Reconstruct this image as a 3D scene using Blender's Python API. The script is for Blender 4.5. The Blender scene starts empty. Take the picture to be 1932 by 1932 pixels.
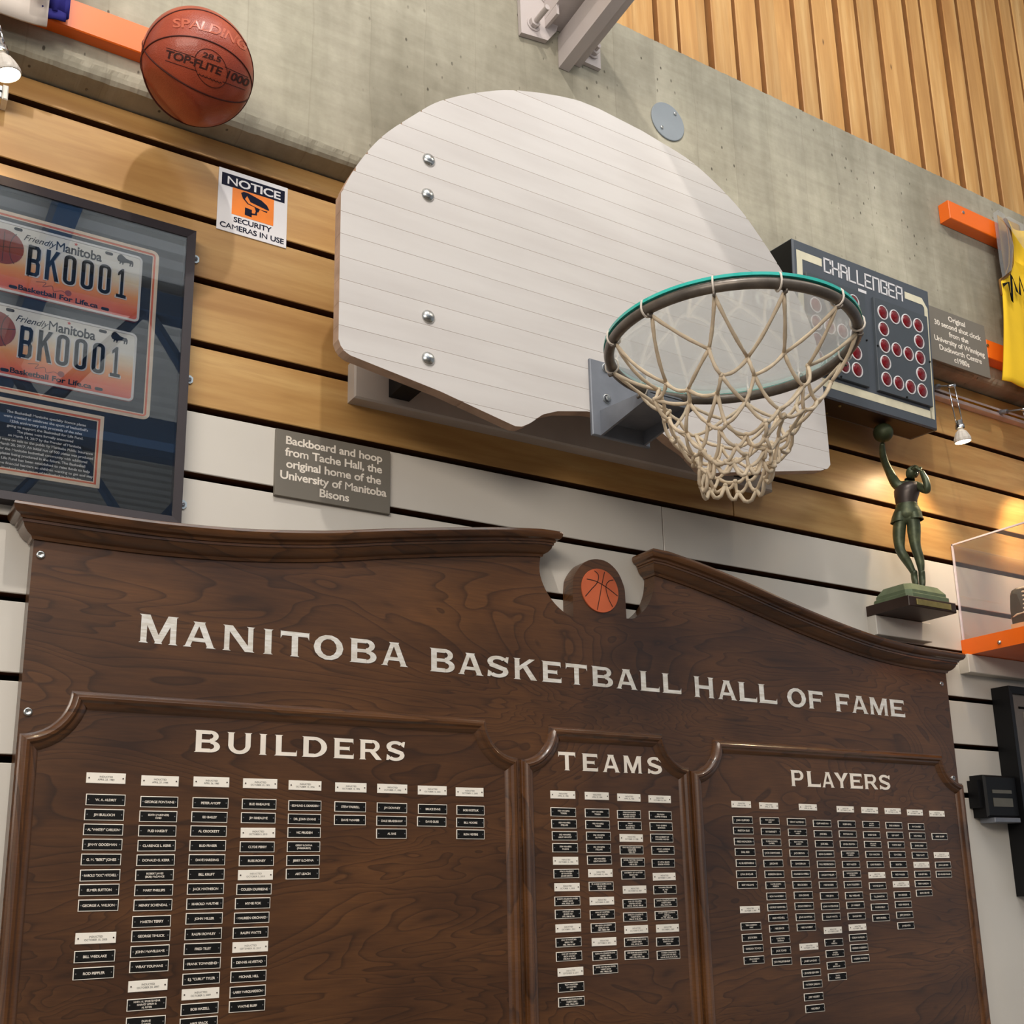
import bpy, math, random
from math import sin, cos, pi, sqrt
from mathutils import Vector, Matrix
from mathutils.geometry import tessellate_polygon

random.seed(7)
SC = bpy.context.scene
COL = SC.collection

# ------------------------------------------------------------------ camera
CAM = Vector((0.0, -2.1, 1.6))
RGT = Vector((0.85190288, -0.52327607, -0.02106268))
UPV = Vector((-0.1063876, -0.21230113, 0.97139586))
FWD = Vector((0.51277984, 0.82529412, 0.23653003))
FPX, CX, CY = 2088.0, 966.0, 1167.7
cd = bpy.data.cameras.new('camera')
cam = bpy.data.objects.new('camera', cd)
COL.objects.link(cam)
cam.matrix_world = Matrix(((RGT.x, UPV.x, -FWD.x, CAM.x), (RGT.y, UPV.y, -FWD.y, CAM.y),
                           (RGT.z, UPV.z, -FWD.z, CAM.z), (0, 0, 0, 1)))
cd.sensor_width = 36.0
cd.lens = FPX / 1932 * 36.0
cd.shift_y = (CY - 966.0) / 1932
cd.clip_start = 0.05
cd.clip_end = 100
SC.camera = cam

# ------------------------------------------------------------------ view and light
SC.view_settings.view_transform = 'Standard'
SC.view_settings.look = 'None'
SC.view_settings.gamma = 1.0
SC.view_settings.use_curve_mapping = False
SC.view_settings.exposure = -0.15

wld = bpy.data.worlds.new('world')
SC.world = wld
wld.use_nodes = True
wld.node_tree.nodes['Background'].inputs[0].default_value = (0.86, 0.92, 1.0, 1)
wld.node_tree.nodes['Background'].inputs[1].default_value = 0.36


def aim(o, tgt):
    o.rotation_euler = (Vector(tgt) - o.location).to_track_quat('-Z', 'Y').to_euler()


def area(name, loc, tgt, sx, sy, w, col):
    l = bpy.data.lights.new(name, 'AREA')
    l.shape = 'RECTANGLE'; l.size = sx; l.size_y = sy; l.energy = w; l.color = col
    o = bpy.data.objects.new(name, l); COL.objects.link(o); o.location = loc; aim(o, tgt)
    return o


def spot(name, loc, tgt, w, col, ang=70, rad=0.04, blend=0.5):
    l = bpy.data.lights.new(name, 'SPOT')
    l.energy = w; l.color = col; l.spot_size = math.radians(ang); l.spot_blend = blend
    l.shadow_soft_size = rad
    o = bpy.data.objects.new(name, l); COL.objects.link(o); o.location = loc; aim(o, tgt)
    return o


WARM = (1.0, 0.86, 0.68)
NEUT = (1.0, 0.94, 0.87)
area('ceiling_fill', (1.4, -2.5, 5.85), (1.4, -0.4, 2.2), 4.5, 1.0, 38, NEUT)
area('left_fill', (-2.7, -4.6, 3.9), (1.6, 0, 1.7), 4.0, 1.4, 200, (1.0, 0.90, 0.78))  # unseen fill added on the left to brighten the lower wall
spot('ceiling_spot_centre', (1.0, -1.7, 5.4), (1.3, 0, 2.9), 40, NEUT, 95, 0.12)
spot('ceiling_spot_left', (0.15, -2.5, 5.7), (1.4, 0, 2.8), 230, NEUT, 80, 0.05)
spot('ceiling_spot_right', (3.6, -2.0, 5.4), (2.9, 0, 3.2), 52, WARM, 85, 0.10)
area('ceiling_bounce', (0.5, -5.0, 2.6), (0.5, -5.3, 6.0), 6.0, 5.0, 520, (0.92, 0.96, 1.0))

# ------------------------------------------------------------------ helpers


def srgb(r, g, b):
    f = lambda c: c / 12.92 if c <= 0.04045 else ((c + 0.055) / 1.055) ** 2.4
    return (f(r / 255), f(g / 255), f(b / 255), 1)


def at(u, v, Y):
    """the place on the plane y = Y that stands at pixel (u, v) of the 1932 px photo"""
    d = FWD + RGT * ((u - CX) / FPX) - UPV * ((v - CY) / FPX)
    t = (Y - CAM.y) / d.y
    return CAM + d * t


ROOT = {}


def root_of(o):
    while o.parent:
        o = o.parent
    return o


def tag(o, label=None, cat=None, group=None, kind=None):
    if label: o['label'] = label
    if cat: o['category'] = cat
    if group: o['group'] = group
    if kind: o['kind'] = kind
    return o


def thing(name, loc, label, cat, group=None):
    o = bpy.data.objects.new(name, None)
    COL.objects.link(o); o.location = loc; o.empty_display_size = 0.05
    ROOT[o.name] = Vector(loc)
    return tag(o, label, cat, group)


class MB:
    def __init__(s):
        s.v = []; s.f = []; s.m = []

    def add(s, vs, fs, mi=0):
        n = len(s.v)
        s.v += [tuple(p) for p in vs]
        s.f += [tuple(i + n for i in f) for f in fs]
        s.m += [mi] * len(fs)
        return s

    def box(s, x0, x1, y0, y1, z0, z1, mi=0, mtx=None):
        vs = [Vector((x, y, z)) for z in (z0, z1) for y in (y0, y1) for x in (x0, x1)]
        if mtx: vs = [mtx @ p for p in vs]
        return s.add(vs, [(0, 2, 3, 1), (4, 5, 7, 6), (0, 1, 5, 4), (2, 6, 7, 3), (0, 4, 6, 2), (1, 3, 7, 5)], mi)

    def cbox(s, x0, x1, y0, y1, z0, z1, c=0.003, mi=0, mtx=None):
        """box whose front (low y) edges are chamfered"""
        a = [(x0, y1, z0), (x1, y1, z0), (x1, y1, z1), (x0, y1, z1)]
        b = [(x0, y0 + c, z0), (x1, y0 + c, z0), (x1, y0 + c, z1), (x0, y0 + c, z1)]
        d = [(x0 + c, y0, z0 + c), (x1 - c, y0, z0 + c), (x1 - c, y0, z1 - c), (x0 + c, y0, z1 - c)]
        vs = [Vector(p) for p in a + b + d]
        if mtx: vs = [mtx @ p for p in vs]
        fs = [(3, 2, 1, 0), (8, 9, 10, 11)]
        for i in range(4):
            j = (i + 1) % 4
            fs += [(i, j, 4 + j, 4 + i), (4 + i, 4 + j, 8 + j, 8 + i)]
        return s.add(vs, fs, mi)

    def prism(s, poly, y0, y1, mi=0, mtx=None, front_mi=None):
        """poly: (x, z) outline; y0 is the front"""
        n = len(poly)
        ar = sum(poly[i][0] * poly[(i + 1) % n][1] - poly[(i + 1) % n][0] * poly[i][1] for i in range(n))
        if ar < 0: poly = poly[::-1]
        tri = tessellate_polygon([[Vector((p[0], p[1], 0)) for p in poly]])
        vs = [Vector((p[0], y0, p[1])) for p in poly] + [Vector((p[0], y1, p[1])) for p in poly]
        if mtx: vs = [mtx @ p for p in vs]
        k = len(s.v)
        s.v += [tuple(p) for p in vs]
        for t in tri:
            a, b, c = t
            cr = (poly[b][0] - poly[a][0]) * (poly[c][1] - poly[a][1]) - (poly[c][0] - poly[a][0]) * (poly[b][1] - poly[a][1])
            if cr < 0: a, b, c = a, c, b
            s.f.append((k + a, k + b, k + c)); s.m.append(mi if front_mi is None else front_mi)
            s.f.append((k + n + a, k + n + c, k + n + b)); s.m.append(mi)
        for i in range(n):
            j = (i + 1) % n
            s.f.append((k + i, k + n + i, k + n + j, k + j)); s.m.append(mi)
        return s

    def flat(s, poly, y, mi=0, mtx=None):
        tri = tessellate_polygon([[Vector((p[0], p[1], 0)) for p in poly]])
        vs = [Vector((p[0], y, p[1])) for p in poly]
        if mtx: vs = [mtx @ p for p in vs]
        fs = []
        for a, b, c in tri:
            cr = (poly[b][0] - poly[a][0]) * (poly[c][1] - poly[a][1]) - (poly[c][0] - poly[a][0]) * (poly[b][1] - poly[a][1])
            fs.append((a, b, c) if cr > 0 else (a, c, b))
        return s.add(vs, fs, mi)

    def tube(s, pts, r, n=8, mi=0, closed=False, cap=True):
        pts = [Vector(p) for p in pts]
        m = len(pts)
        rad = r if isinstance(r, (list, tuple)) else [r] * m
        rings = []
        prev = None
        for i, p in enumerate(pts):
            a = pts[i - 1] if (i or closed) else p
            b = pts[(i + 1) % m] if (i < m - 1 or closed) else p
            t = (b - a).normalized()
            if prev is None:
                u = t.orthogonal().normalized()
            else:
                u = (prev - t * prev.dot(t))
                u = u.normalized() if u.length > 1e-6 else t.orthogonal().normalized()
            prev = u
            w = t.cross(u)
            rings.append([p + (u * cos(2 * pi * k / n) + w * sin(2 * pi * k / n)) * rad[i] for k in range(n)])
        base = len(s.v)
        for rg in rings: s.v += [tuple(q) for q in rg]
        L = m if closed else m - 1
        for i in range(L):
            j = (i + 1) % m
            for k in range(n):
                k2 = (k + 1) % n
                s.f.append((base + i * n + k, base + i * n + k2, base + j * n + k2, base + j * n + k)); s.m.append(mi)
        if cap and not closed:
            s.f.append(tuple(base + k for k in range(n))[::-1]); s.m.append(mi)
            s.f.append(tuple(base + (m - 1) * n + k for k in range(n))); s.m.append(mi)
        return s

    def lathe(s, o, axis, prof, n=24, mi=0):
        """prof: (radius, distance along axis)"""
        axis = Vector(axis).normalized(); u = axis.orthogonal().normalized(); w = axis.cross(u); o = Vector(o)
        base = len(s.v)
        for r, h in prof:
            for k in range(n):
                a = 2 * pi * k / n
                s.v.append(tuple(o + axis * h + (u * cos(a) + w * sin(a)) * max(r, 1e-5)))
        for i in range(len(prof) - 1):
            for k in range(n):
                k2 = (k + 1) % n
                s.f.append((base + i * n + k, base + i * n + k2, base + (i + 1) * n + k2, base + (i + 1) * n + k)); s.m.append(mi)
        return s

    def sphere(s, c, r, n=24, mi=0, sc=(1, 1, 1)):
        c = Vector(c)
        base = len(s.v)
        h = n // 2
        for i in range(h + 1):
            th = pi * i / h
            for k in range(n):
                a = 2 * pi * k / n
                s.v.append((c.x + r * sc[0] * sin(th) * cos(a), c.y + r * sc[1] * sin(th) * sin(a), c.z + r * sc[2] * cos(th)))
        for i in range(h):
            for k in range(n):
                k2 = (k + 1) % n
                s.f.append((base + i * n + k, base + (i + 1) * n + k, base + (i + 1) * n + k2, base + i * n + k2)); s.m.append(mi)
        return s

    def sweep(s, rings, mi=0, closed=False, cap=True, flip=False):
        """rings: list of equally long point loops"""
        n = len(rings[0]); m = len(rings)
        base = len(s.v)
        for rg in rings: s.v += [tuple(q) for q in rg]
        for i in range(m if closed else m - 1):
            j = (i + 1) % m
            for k in range(n):
                k2 = (k + 1) % n
                f = (base + i * n + k, base + i * n + k2, base + j * n + k2, base + j * n + k)
                s.f.append(f[::-1] if flip else f); s.m.append(mi)
        if cap and not closed:
            s.f.append(tuple(base + k for k in range(n))); s.m.append(mi)
            s.f.append(tuple(base + (m - 1) * n + k for k in range(n))[::-1]); s.m.append(mi)
        return s

    def build(s, name, mats, parent=None, smooth=False, label=None):
        if not isinstance(mats, (list, tuple)): mats = [mats]
        off = ROOT[root_of(parent).name] if parent else None
        if off is None:
            xs = [p[0] for p in s.v]; ys = [p[1] for p in s.v]; zs = [p[2] for p in s.v]
            off = Vector(((min(xs) + max(xs)) / 2, max(ys), min(zs)))
        me = bpy.data.meshes.new(name)
        me.from_pydata([(p[0] - off[0], p[1] - off[1], p[2] - off[2]) for p in s.v], [], s.f)
        for m in mats: me.materials.append(m)
        if len(mats) > 1: me.polygons.foreach_set('material_index', s.m)
        if smooth: me.shade_smooth()
        me.update()
        o = bpy.data.objects.new(name, me)
        COL.objects.link(o)
        if parent: o.parent = parent
        else: o.location = off; ROOT[o.name] = Vector(off)
        if label: o['label'] = label
        return o


def smooth_by_angle(o, ang=35):
    me = o.data
    me.shade_smooth()
    try: me.set_sharp_from_angle(angle=math.radians(ang))
    except Exception: pass
    return o


# ------------------------------------------------------------------ materials
class NT:
    def __init__(s, name):
        s.m = bpy.data.materials.new(name); s.m.use_nodes = True
        s.t = s.m.node_tree; s.b = s.t.nodes['Principled BSDF']; s.out = s.t.nodes['Material Output']

    def n(s, t, **k):
        q = s.t.nodes.new(t)
        for a, b in k.items():
            if a in q.inputs: q.inputs[a].default_value = b
            else: setattr(q, a, b)
        return q

    def l(s, a, b): s.t.links.new(a, b)

    def coords(s, scale, kind='Object', rnd=False):
        tc = s.n('ShaderNodeTexCoord')
        mp = s.n('ShaderNodeMapping'); mp.inputs['Scale'].default_value = scale
        s.l(tc.outputs[kind], mp.inputs['Vector'])
        if rnd:
            oi = s.n('ShaderNodeObjectInfo')
            ml = s.n('ShaderNodeVectorMath', operation='SCALE'); ml.inputs[0].default_value = (13.0, 7.0, 31.0)
            s.l(oi.outputs['Random'], ml.inputs['Scale']); s.l(ml.outputs[0], mp.inputs['Location'])
        return mp.outputs[0]

    def noise(s, vec, sc, det=4, ro=0.5, dist=0.0):
        q = s.n('ShaderNodeTexNoise'); q.inputs['Scale'].default_value = sc; q.inputs['Detail'].default_value = det
        q.inputs['Roughness'].default_value = ro; q.inputs['Distortion'].default_value = dist
        s.l(vec, q.inputs['Vector']); return q.outputs['Fac']

    def ramp(s, fac, stops, interp='LINEAR'):
        q = s.n('ShaderNodeValToRGB'); q.color_ramp.interpolation = interp
        e = q.color_ramp.elements
        while len(e) < len(stops): e.new(0.5)
        for i, (p, c) in enumerate(stops): e[i].position = p; e[i].color = c
        s.l(fac, q.inputs[0]); return q.outputs[0]

    def mix(s, fac, a, b, mode='MIX'):
        q = s.n('ShaderNodeMix'); q.data_type = 'RGBA'; q.blend_type = mode
        for i, v in ((0, fac), (6, a), (7, b)):
            if hasattr(v, 'is_output'): s.l(v, q.inputs[i])
            else: q.inputs[i].default_value = v
        return q.outputs[2]

    def math(s, op, a, b=0.0):
        q = s.n('ShaderNodeMath', operation=op)
        for i, v in ((0, a), (1, b)):
            if hasattr(v, 'is_output'): s.l(v, q.inputs[i])
            else: q.inputs[i].default_value = v
        return q.outputs[0]

    def bump(s, h, st=0.3, dist=0.002):
        q = s.n('ShaderNodeBump'); q.inputs['Strength'].default_value = st; q.inputs['Distance'].default_value = dist
        s.l(h, q.inputs['Height']); s.l(q.outputs[0], s.b.inputs['Normal'])

    def base(s, c):
        if hasattr(c, 'is_output'): s.l(c, s.b.inputs['Base Color'])
        else: s.b.inputs['Base Color'].default_value = c
        return s

    def pr(s, rough=0.5, metal=0.0, coat=0.0, spec=0.5, crough=0.1):
        s.b.inputs['Roughness'].default_value = rough; s.b.inputs['Metallic'].default_value = metal
        s.b.inputs['Coat Weight'].default_value = coat; s.b.inputs['Coat Roughness'].default_value = crough
        s.b.inputs['Specular IOR Level'].default_value = spec
        return s


def plain(name, c, rough=0.5, metal=0.0, coat=0.0, var=0.08, sc=25.0, bump=0.0, spec=0.3):
    q = NT(name)
    v = q.coords((1, 1, 1))
    f = q.noise(v, sc, 3)
    d = tuple(x * (1 - var) for x in c[:3]) + (1,); e = tuple(min(1, x * (1 + var)) for x in c[:3]) + (1,)
    q.base(q.ramp(f, [(0.3, d), (0.7, e)])).pr(rough, metal, coat, spec)
    if bump: q.bump(q.noise(v, sc * 6, 2), bump, 0.001)
    return q.m


def light_wood(name, c0, c1, c2, axis='x', rough=0.38, coat=0.15):
    q = NT(name)
    sc = {'x': (0.8, 9, 9), 'z': (9, 9, 0.6), 'xs': (2.0, 20, 20)}[axis]
    v = q.coords(sc, rnd=True)
    a = q.noise(v, 1.6, 4, 0.55, 0.6)
    b = q.noise(v, 9.0, 3, 0.6)
    v2 = q.coords((1.2, 1.2, 1.2), rnd=True)
    c = q.noise(v2, 1.8, 2)
    col = q.ramp(a, [(0.28, c0), (0.5, c1), (0.72, c2)])
    col = q.mix(q.ramp(b, [(0.42, (0, 0, 0, 1)), (0.75, (0.45, 0.45, 0.45, 1))]), col, c0)
    oi = q.n('ShaderNodeObjectInfo')
    k = q.math('ADD', q.math('MULTIPLY', oi.outputs['Random'], 0.22), 0.89)
    hs = q.n('ShaderNodeHueSaturation'); q.l(col, hs.inputs['Color']); q.l(k, hs.inputs['Value'])
    col = hs.outputs[0]
    # knots
    vo = q.n('ShaderNodeTexVoronoi'); vo.inputs['Scale'].default_value = 2.3
    q.l(q.coords((1.0, 1, 2.2) if axis != 'z' else (2.4, 1, 0.8), rnd=True), vo.inputs['Vector'])
    kn = q.ramp(vo.outputs['Distance'], [(0.012, (1, 1, 1, 1)), (0.03, (0, 0, 0, 1))])
    col = q.mix(kn, col, srgb(96, 60, 30))
    q.base(col).pr(rough, 0, coat, 0.4, 0.25)
    q.bump(b, 0.08, 0.001)
    return q.m


def dark_oak(name, ring=(1.0, 1.0, 3.4), k=27.0, bright=1.0, rough=0.45, coat=0.5):
    q = NT(name)
    v = q.coords(ring)
    a = q.noise(v, 1.25, 3, 0.5, 0.9)
    w = q.math('FRACT', q.math('MULTIPLY', a, k))
    lines = q.ramp(w, [(0.0, (0.30, 0.28, 0.26, 1)), (0.07, (1, 1, 1, 1)), (0.80, (0.80, 0.78, 0.76, 1)), (1.0, (0.42, 0.40, 0.38, 1))])
    fine = q.noise(q.coords((4, 30, 60)), 4.0, 4, 0.7)
    b = bright
    col = q.ramp(q.noise(q.coords((1.2, 1, 3)), 2.0, 2), [(0.3, tuple(x * b for x in srgb(66, 38, 17)[:3]) + (1,)), (0.7, tuple(x * b for x in srgb(104, 66, 33)[:3]) + (1,))])
    col = q.mix(0.85, col, lines, 'MULTIPLY')
    col = q.mix(0.5, col, q.ramp(fine, [(0.3, (0.5, 0.5, 0.5, 1)), (0.7, (1.2, 1.2, 1.2, 1))]), 'MULTIPLY')
    q.base(col).pr(rough, 0, coat, 0.5, 0.14)
    q.bump(fine, 0.06, 0.001)
    return q.m


def make_concrete():
    q = NT('board_marked_concrete')
    v = q.coords((1, 1, 1))
    big = q.noise(q.coords((1.6, 1, 0.9)), 1.6, 5, 0.6)
    st = q.noise(q.coords((7, 1, 0.7)), 1.5, 4, 0.6)
    sm = q.noise(v, 30, 5, 0.65)
    col = q.ramp(big, [(0.3, srgb(142, 136, 120)), (0.5, srgb(168, 162, 146)), (0.7, srgb(190, 184, 166))])
    col = q.mix(0.75, col, q.ramp(st, [(0.3, (0.74, 0.74, 0.71, 1)), (0.7, (1.08, 1.08, 1.08, 1))]), 'MULTIPLY')
    col = q.mix(0.6, col, q.ramp(sm, [(0.3, (0.85, 0.85, 0.83, 1)), (0.7, (1.1, 1.1, 1.1, 1))]), 'MULTIPLY')
    hz = q.noise(q.coords((1.3, 1, 16)), 2.2, 4, 0.65)
    col = q.mix(0.5, col, q.ramp(hz, [(0.35, (0.84, 0.83, 0.80, 1)), (0.65, (1.08, 1.08, 1.06, 1))]), 'MULTIPLY')
    # form-board joints every 0.145 m
    sx = q.n('ShaderNodeSeparateXYZ'); tc = q.n('ShaderNodeTexCoord'); q.l(tc.outputs['Object'], sx.inputs[0])
    wob = q.math('MULTIPLY', q.noise(v, 5, 2), 0.03)
    fr = q.math('FRACT', q.math('MULTIPLY', q.math('ADD', sx.outputs[0], wob), 1 / 0.145))
    wn = q.n('ShaderNodeTexWhiteNoise'); wn.noise_dimensions = '1D'
    q.l(q.math('FLOOR', q.math('MULTIPLY', q.math('ADD', sx.outputs[0], wob), 1 / 0.145)), wn.inputs['W'])
    col = q.mix(0.6, col, q.ramp(wn.outputs['Value'], [(0.0, (0.86, 0.86, 0.85, 1)), (1.0, (1.1, 1.1, 1.09, 1))]), 'MULTIPLY')
    ln = q.ramp(fr, [(0.0, (1, 1, 1, 1)), (0.025, (0, 0, 0, 1))])
    col = q.mix(q.math('MULTIPLY', ln, 0.3), col, srgb(120, 112, 96))
    # pores
    vo = q.n('ShaderNodeTexVoronoi'); vo.inputs['Scale'].default_value = 26
    q.l(q.coords((1.5, 1, 0.8)), vo.inputs['Vector'])
    cl = q.ramp(q.noise(v, 3.5, 2), [(0.45, (0, 0, 0, 1)), (0.6, (1, 1, 1, 1))])
    po = q.math('MULTIPLY', q.ramp(vo.outputs['Distance'], [(0.07, (1, 1, 1, 1)), (0.13, (0, 0, 0, 1))]), cl)
    col = q.mix(q.math('MULTIPLY', po, 0.8), col, srgb(60, 54, 44))
    q.base(col).pr(0.85, 0, 0, 0.3)
    h = q.math('SUBTRACT', q.math('MULTIPLY', sm, 0.5), q.math('MULTIPLY', po, 1.0))
    q.bump(h, 0.5, 0.004)
    return q.m


def clear_pane(name, haze=0.0, tint=(1, 1, 1, 1), refl=1.0, rough=0.0, hcol=(0.9, 0.9, 0.88, 1), trans=False):
    q = NT(name)
    q.t.nodes.remove(q.b)
    tr = q.n('ShaderNodeBsdfTransparent'); tr.inputs[0].default_value = tint
    gl = q.n('ShaderNodeBsdfGlossy'); gl.inputs['Roughness'].default_value = rough
    fr = q.n('ShaderNodeFresnel'); fr.inputs['IOR'].default_value = 1.5
    df = q.n('ShaderNodeBsdfTranslucent' if trans else 'ShaderNodeBsdfDiffuse'); df.inputs[0].default_value = hcol
    m1 = q.n('ShaderNodeMixShader'); m1.inputs[0].default_value = haze
    q.l(tr.outputs[0], m1.inputs[1]); q.l(df.outputs[0], m1.inputs[2])
    m2 = q.n('ShaderNodeMixShader')
    q.l(q.math('MULTIPLY', fr.outputs[0], refl), m2.inputs[0]); q.l(m1.outputs[0], m2.inputs[1]); q.l(gl.outputs[0], m2.inputs[2])
    q.l(m2.outputs[0], q.out.inputs[0])
    return q.m


def emit(name, c, st):
    q = NT(name); q.t.nodes.remove(q.b)
    e = q.n('ShaderNodeEmission'); e.inputs[0].default_value = c; e.inputs[1].default_value = st
    q.l(e.outputs[0], q.out.inputs[0]); return q.m


M = {}
M['plank'] = light_wood('varnished_fir', srgb(166, 120, 66), srgb(190, 147, 88), srgb(207, 168, 108), 'x', 0.5, 0.08)
M['slat'] = light_wood('cedar_slat', srgb(164, 116, 62), srgb(192, 145, 85), srgb(212, 172, 114), 'z', 0.5, 0.05)
M['slat_edge'] = plain('darker_cedar_edge', srgb(150, 104, 60), 0.8)  # slat sides, darker than the fronts
M['white'] = plain('cream_paint', srgb(214, 208, 198), 0.45, 0, 0.1, 0.03, 4)
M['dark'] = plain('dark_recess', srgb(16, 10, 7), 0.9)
M['edge_shade'] = plain('shaded_plank_edge', srgb(98, 64, 36), 0.8)  # groove shade painted onto the plank edges as a darker colour
M['conc'] = make_concrete()
M['oak'] = dark_oak('dark_stained_oak')
M['oak_mould'] = dark_oak('oak_moulding', (1.2, 1.2, 7), 9.0, 1.15, 0.35, 0.7)
M['oak_v'] = dark_oak('oak_moulding_upright', (7, 1.2, 1.0), 9.0, 1.25, 0.35, 0.6)
M['foil'] = None
M['paint_white'] = plain('white_lettering', srgb(244, 234, 220), 0.5)
M['white_plate'] = plain('white_laminate', srgb(250, 243, 230), 0.35, 0, 0.2, 0.03)
M['black_plate'] = plain('black_laminate', srgb(16, 15, 14), 0.5, 0, 0.0)
M['ink'] = plain('black_ink', srgb(14, 14, 17), 0.6, spec=0.1)
M['faint'] = plain('grey_engraving', srgb(120, 116, 108), 0.5)
M['steel'] = plain('bright_steel', srgb(200, 200, 196), 0.25, 1.0)
M['chrome'] = plain('chrome', srgb(222, 222, 222), 0.12, 1.0)
M['zinc'] = plain('grey_metal_paint', srgb(128, 132, 140), 0.45, 0.3, 0, 0.1, 18, 0.1)
M['beam'] = plain('grey_painted_timber', srgb(196, 187, 178), 0.6, 0, 0, 0.08, 9, 0.15)
M['steel_paint'] = plain('pale_grey_steel_paint', srgb(186, 176, 172), 0.4, 0, 0.1, 0.03, 6)
M['orange'] = plain('orange_enamel', srgb(244, 112, 28), 0.35, 0, 0.3, 0.03, 5)
M['plaque'] = plain('grey_sign_plastic', srgb(122, 116, 106), 0.5, 0, 0, 0.03, 8)
M['tab'] = plain('zinc_plated_tab', srgb(206, 220, 228), 0.35, 0.3)
M['disc'] = plain('blue_grey_cover', srgb(136, 144, 150), 0.5, 0, 0, 0.05, 12)
M['rim'] = plain('worn_dark_steel', srgb(112, 104, 96), 0.4, 0.5, 0.1, 0.25, 30, 0.2)
M['teal'] = plain('teal_acrylic_edge', srgb(60, 190, 178), 0.15, 0, 0.5, 0.15, 12)
M['cord'] = plain('cotton_cord', srgb(216, 198, 172), 0.85, 0, 0, 0.1, 60, 0.3)
M['tie'] = plain('white_tie', srgb(224, 214, 202), 0.6)
M['rubber'] = None
M['black'] = plain('black_enamel', srgb(12, 12, 14), 0.5, 0, 0.0)
M['frame'] = plain('dark_plum_frame', srgb(44, 37, 42), 0.5, 0, 0.0)
M['mat'] = plain('charcoal_mat_board', srgb(44, 46, 50), 0.9)
M['cream'] = plain('cream_bevel', srgb(246, 226, 205), 0.6)
M['salmon'] = plain('orange_bevel', srgb(226, 110, 70), 0.6)
M['clock'] = plain('slate_scoreboard_paint', srgb(82, 88, 96), 0.45, 0, 0.15, 0.06, 10)
M['panel'] = plain('slate_digit_panel', srgb(78, 84, 90), 0.3, 0, 0.3, 0.04, 10)
M['ivory'] = plain('ivory_stripe', srgb(222, 216, 190), 0.5)
M['brown'] = plain('brown_underside', srgb(46, 26, 16), 0.6)
M['red'] = plain('red_lamp_lens', srgb(116, 12, 20), 0.12, 0, 0.8, 0.25, 160)
M['bronze'] = None
M['brass'] = plain('aged_brass', srgb(150, 136, 84), 0.4, 0.6, 0, 0.15, 60)
M['ebony'] = plain('dark_walnut_base', srgb(52, 34, 26), 0.5, 0, 0.1)
M['yellow'] = plain('yellow_jersey_cloth', srgb(240, 196, 40), 0.8, 0, 0, 0.06, 8, 0.2)
M['blue'] = plain('navy_trim_cloth', srgb(34, 30, 110), 0.8)
M['cloth'] = plain('cream_jersey_cloth', srgb(214, 202, 190), 0.85, 0, 0, 0.05, 8, 0.2)
M['navy'] = plain('navy_print', srgb(16, 20, 44), 0.6, spec=0.1)
M['sign'] = plain('white_sign_vinyl', srgb(226, 224, 226), 0.3, 0, 0.3, 0.02)
M['sign_orange'] = plain('orange_print', srgb(240, 130, 30), 0.4)
M['bulb'] = emit('lit_bulb_face', (1.0, 0.86, 0.62, 1), 28.0)
M['acrylic'] = clear_pane('clear_acrylic', 0.02, (1.0, 0.995, 0.995, 1), 0.22, 0.02, trans=True)
M['acr_edge'] = plain('frosted_acrylic_edge', srgb(222, 212, 220), 0.3, 0, 0.3)
M['disc_pane'] = clear_pane('scuffed_acrylic', 0.16, (0.97, 0.99, 0.99, 1), 0.5, 0.04, trans=True)
M['glass'] = clear_pane('picture_glass', 0.0, (0.97, 0.98, 0.98, 1), 1.25)
M['film'] = clear_pane('plastic_film', 0.14, (0.95, 0.95, 0.97, 1), 1.0, 0.08)
M['tv'] = plain('grey_mat', srgb(120, 112, 104), 0.4, 0, 0.2)
M['window'] = plain('dull_window', srgb(96, 92, 80), 0.3, 0, 0.3)
M['deck'] = plain('pale_roof_deck', srgb(214, 216, 216), 0.5, 0, 0, 0.03, 2)
M['truss'] = plain('blue_truss_paint', srgb(60, 88, 122), 0.4)
M['carpet'] = plain('grey_floor_tile', srgb(120, 112, 104), 0.6, 0, 0, 0.1, 3)
M['wallp'] = plain('far_wall_paint', srgb(170, 166, 160), 0.8, 0, 0, 0.04, 2)

q = NT('silver_foil_letters'); v = q.coords((3, 3, 14))
q.base(q.ramp(q.noise(v, 12, 3), [(0.35, srgb(232, 224, 210)), (0.65, srgb(254, 250, 242))])).pr(0.30, 0.28)
q.bump(q.noise(q.coords((5, 5, 30)), 9, 3), 0.25, 0.003); M['foil'] = q.m

q = NT('basketball_leather'); v = q.coords((1, 1, 1))
vo = q.n('ShaderNodeTexVoronoi'); vo.inputs['Scale'].default_value = 420; q.l(v, vo.inputs['Vector'])
q.base(q.ramp(q.noise(v, 14, 3), [(0.3, srgb(150, 58, 32)), (0.7, srgb(178, 76, 44))])).pr(0.42, 0, 0.15)
q.bump(vo.outputs['Distance'], 0.35, 0.001); M['rubber'] = q.m

q = NT('green_bronze_patina'); v = q.coords((1, 1, 1))
q.base(q.ramp(q.noise(v, 22, 4, 0.6), [(0.32, srgb(56, 62, 46)), (0.55, srgb(80, 88, 64)), (0.75, srgb(116, 122, 88))])).pr(0.42, 0.35)
M['bronze'] = q.m
M['bronze_dark'] = plain('brown_bronze', srgb(78, 70, 66), 0.35, 0.5, 0, 0.12, 20)
M['verdigris'] = plain('verdigris_plinth', srgb(108, 122, 94), 0.5, 0.2, 0, 0.15, 30)

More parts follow.
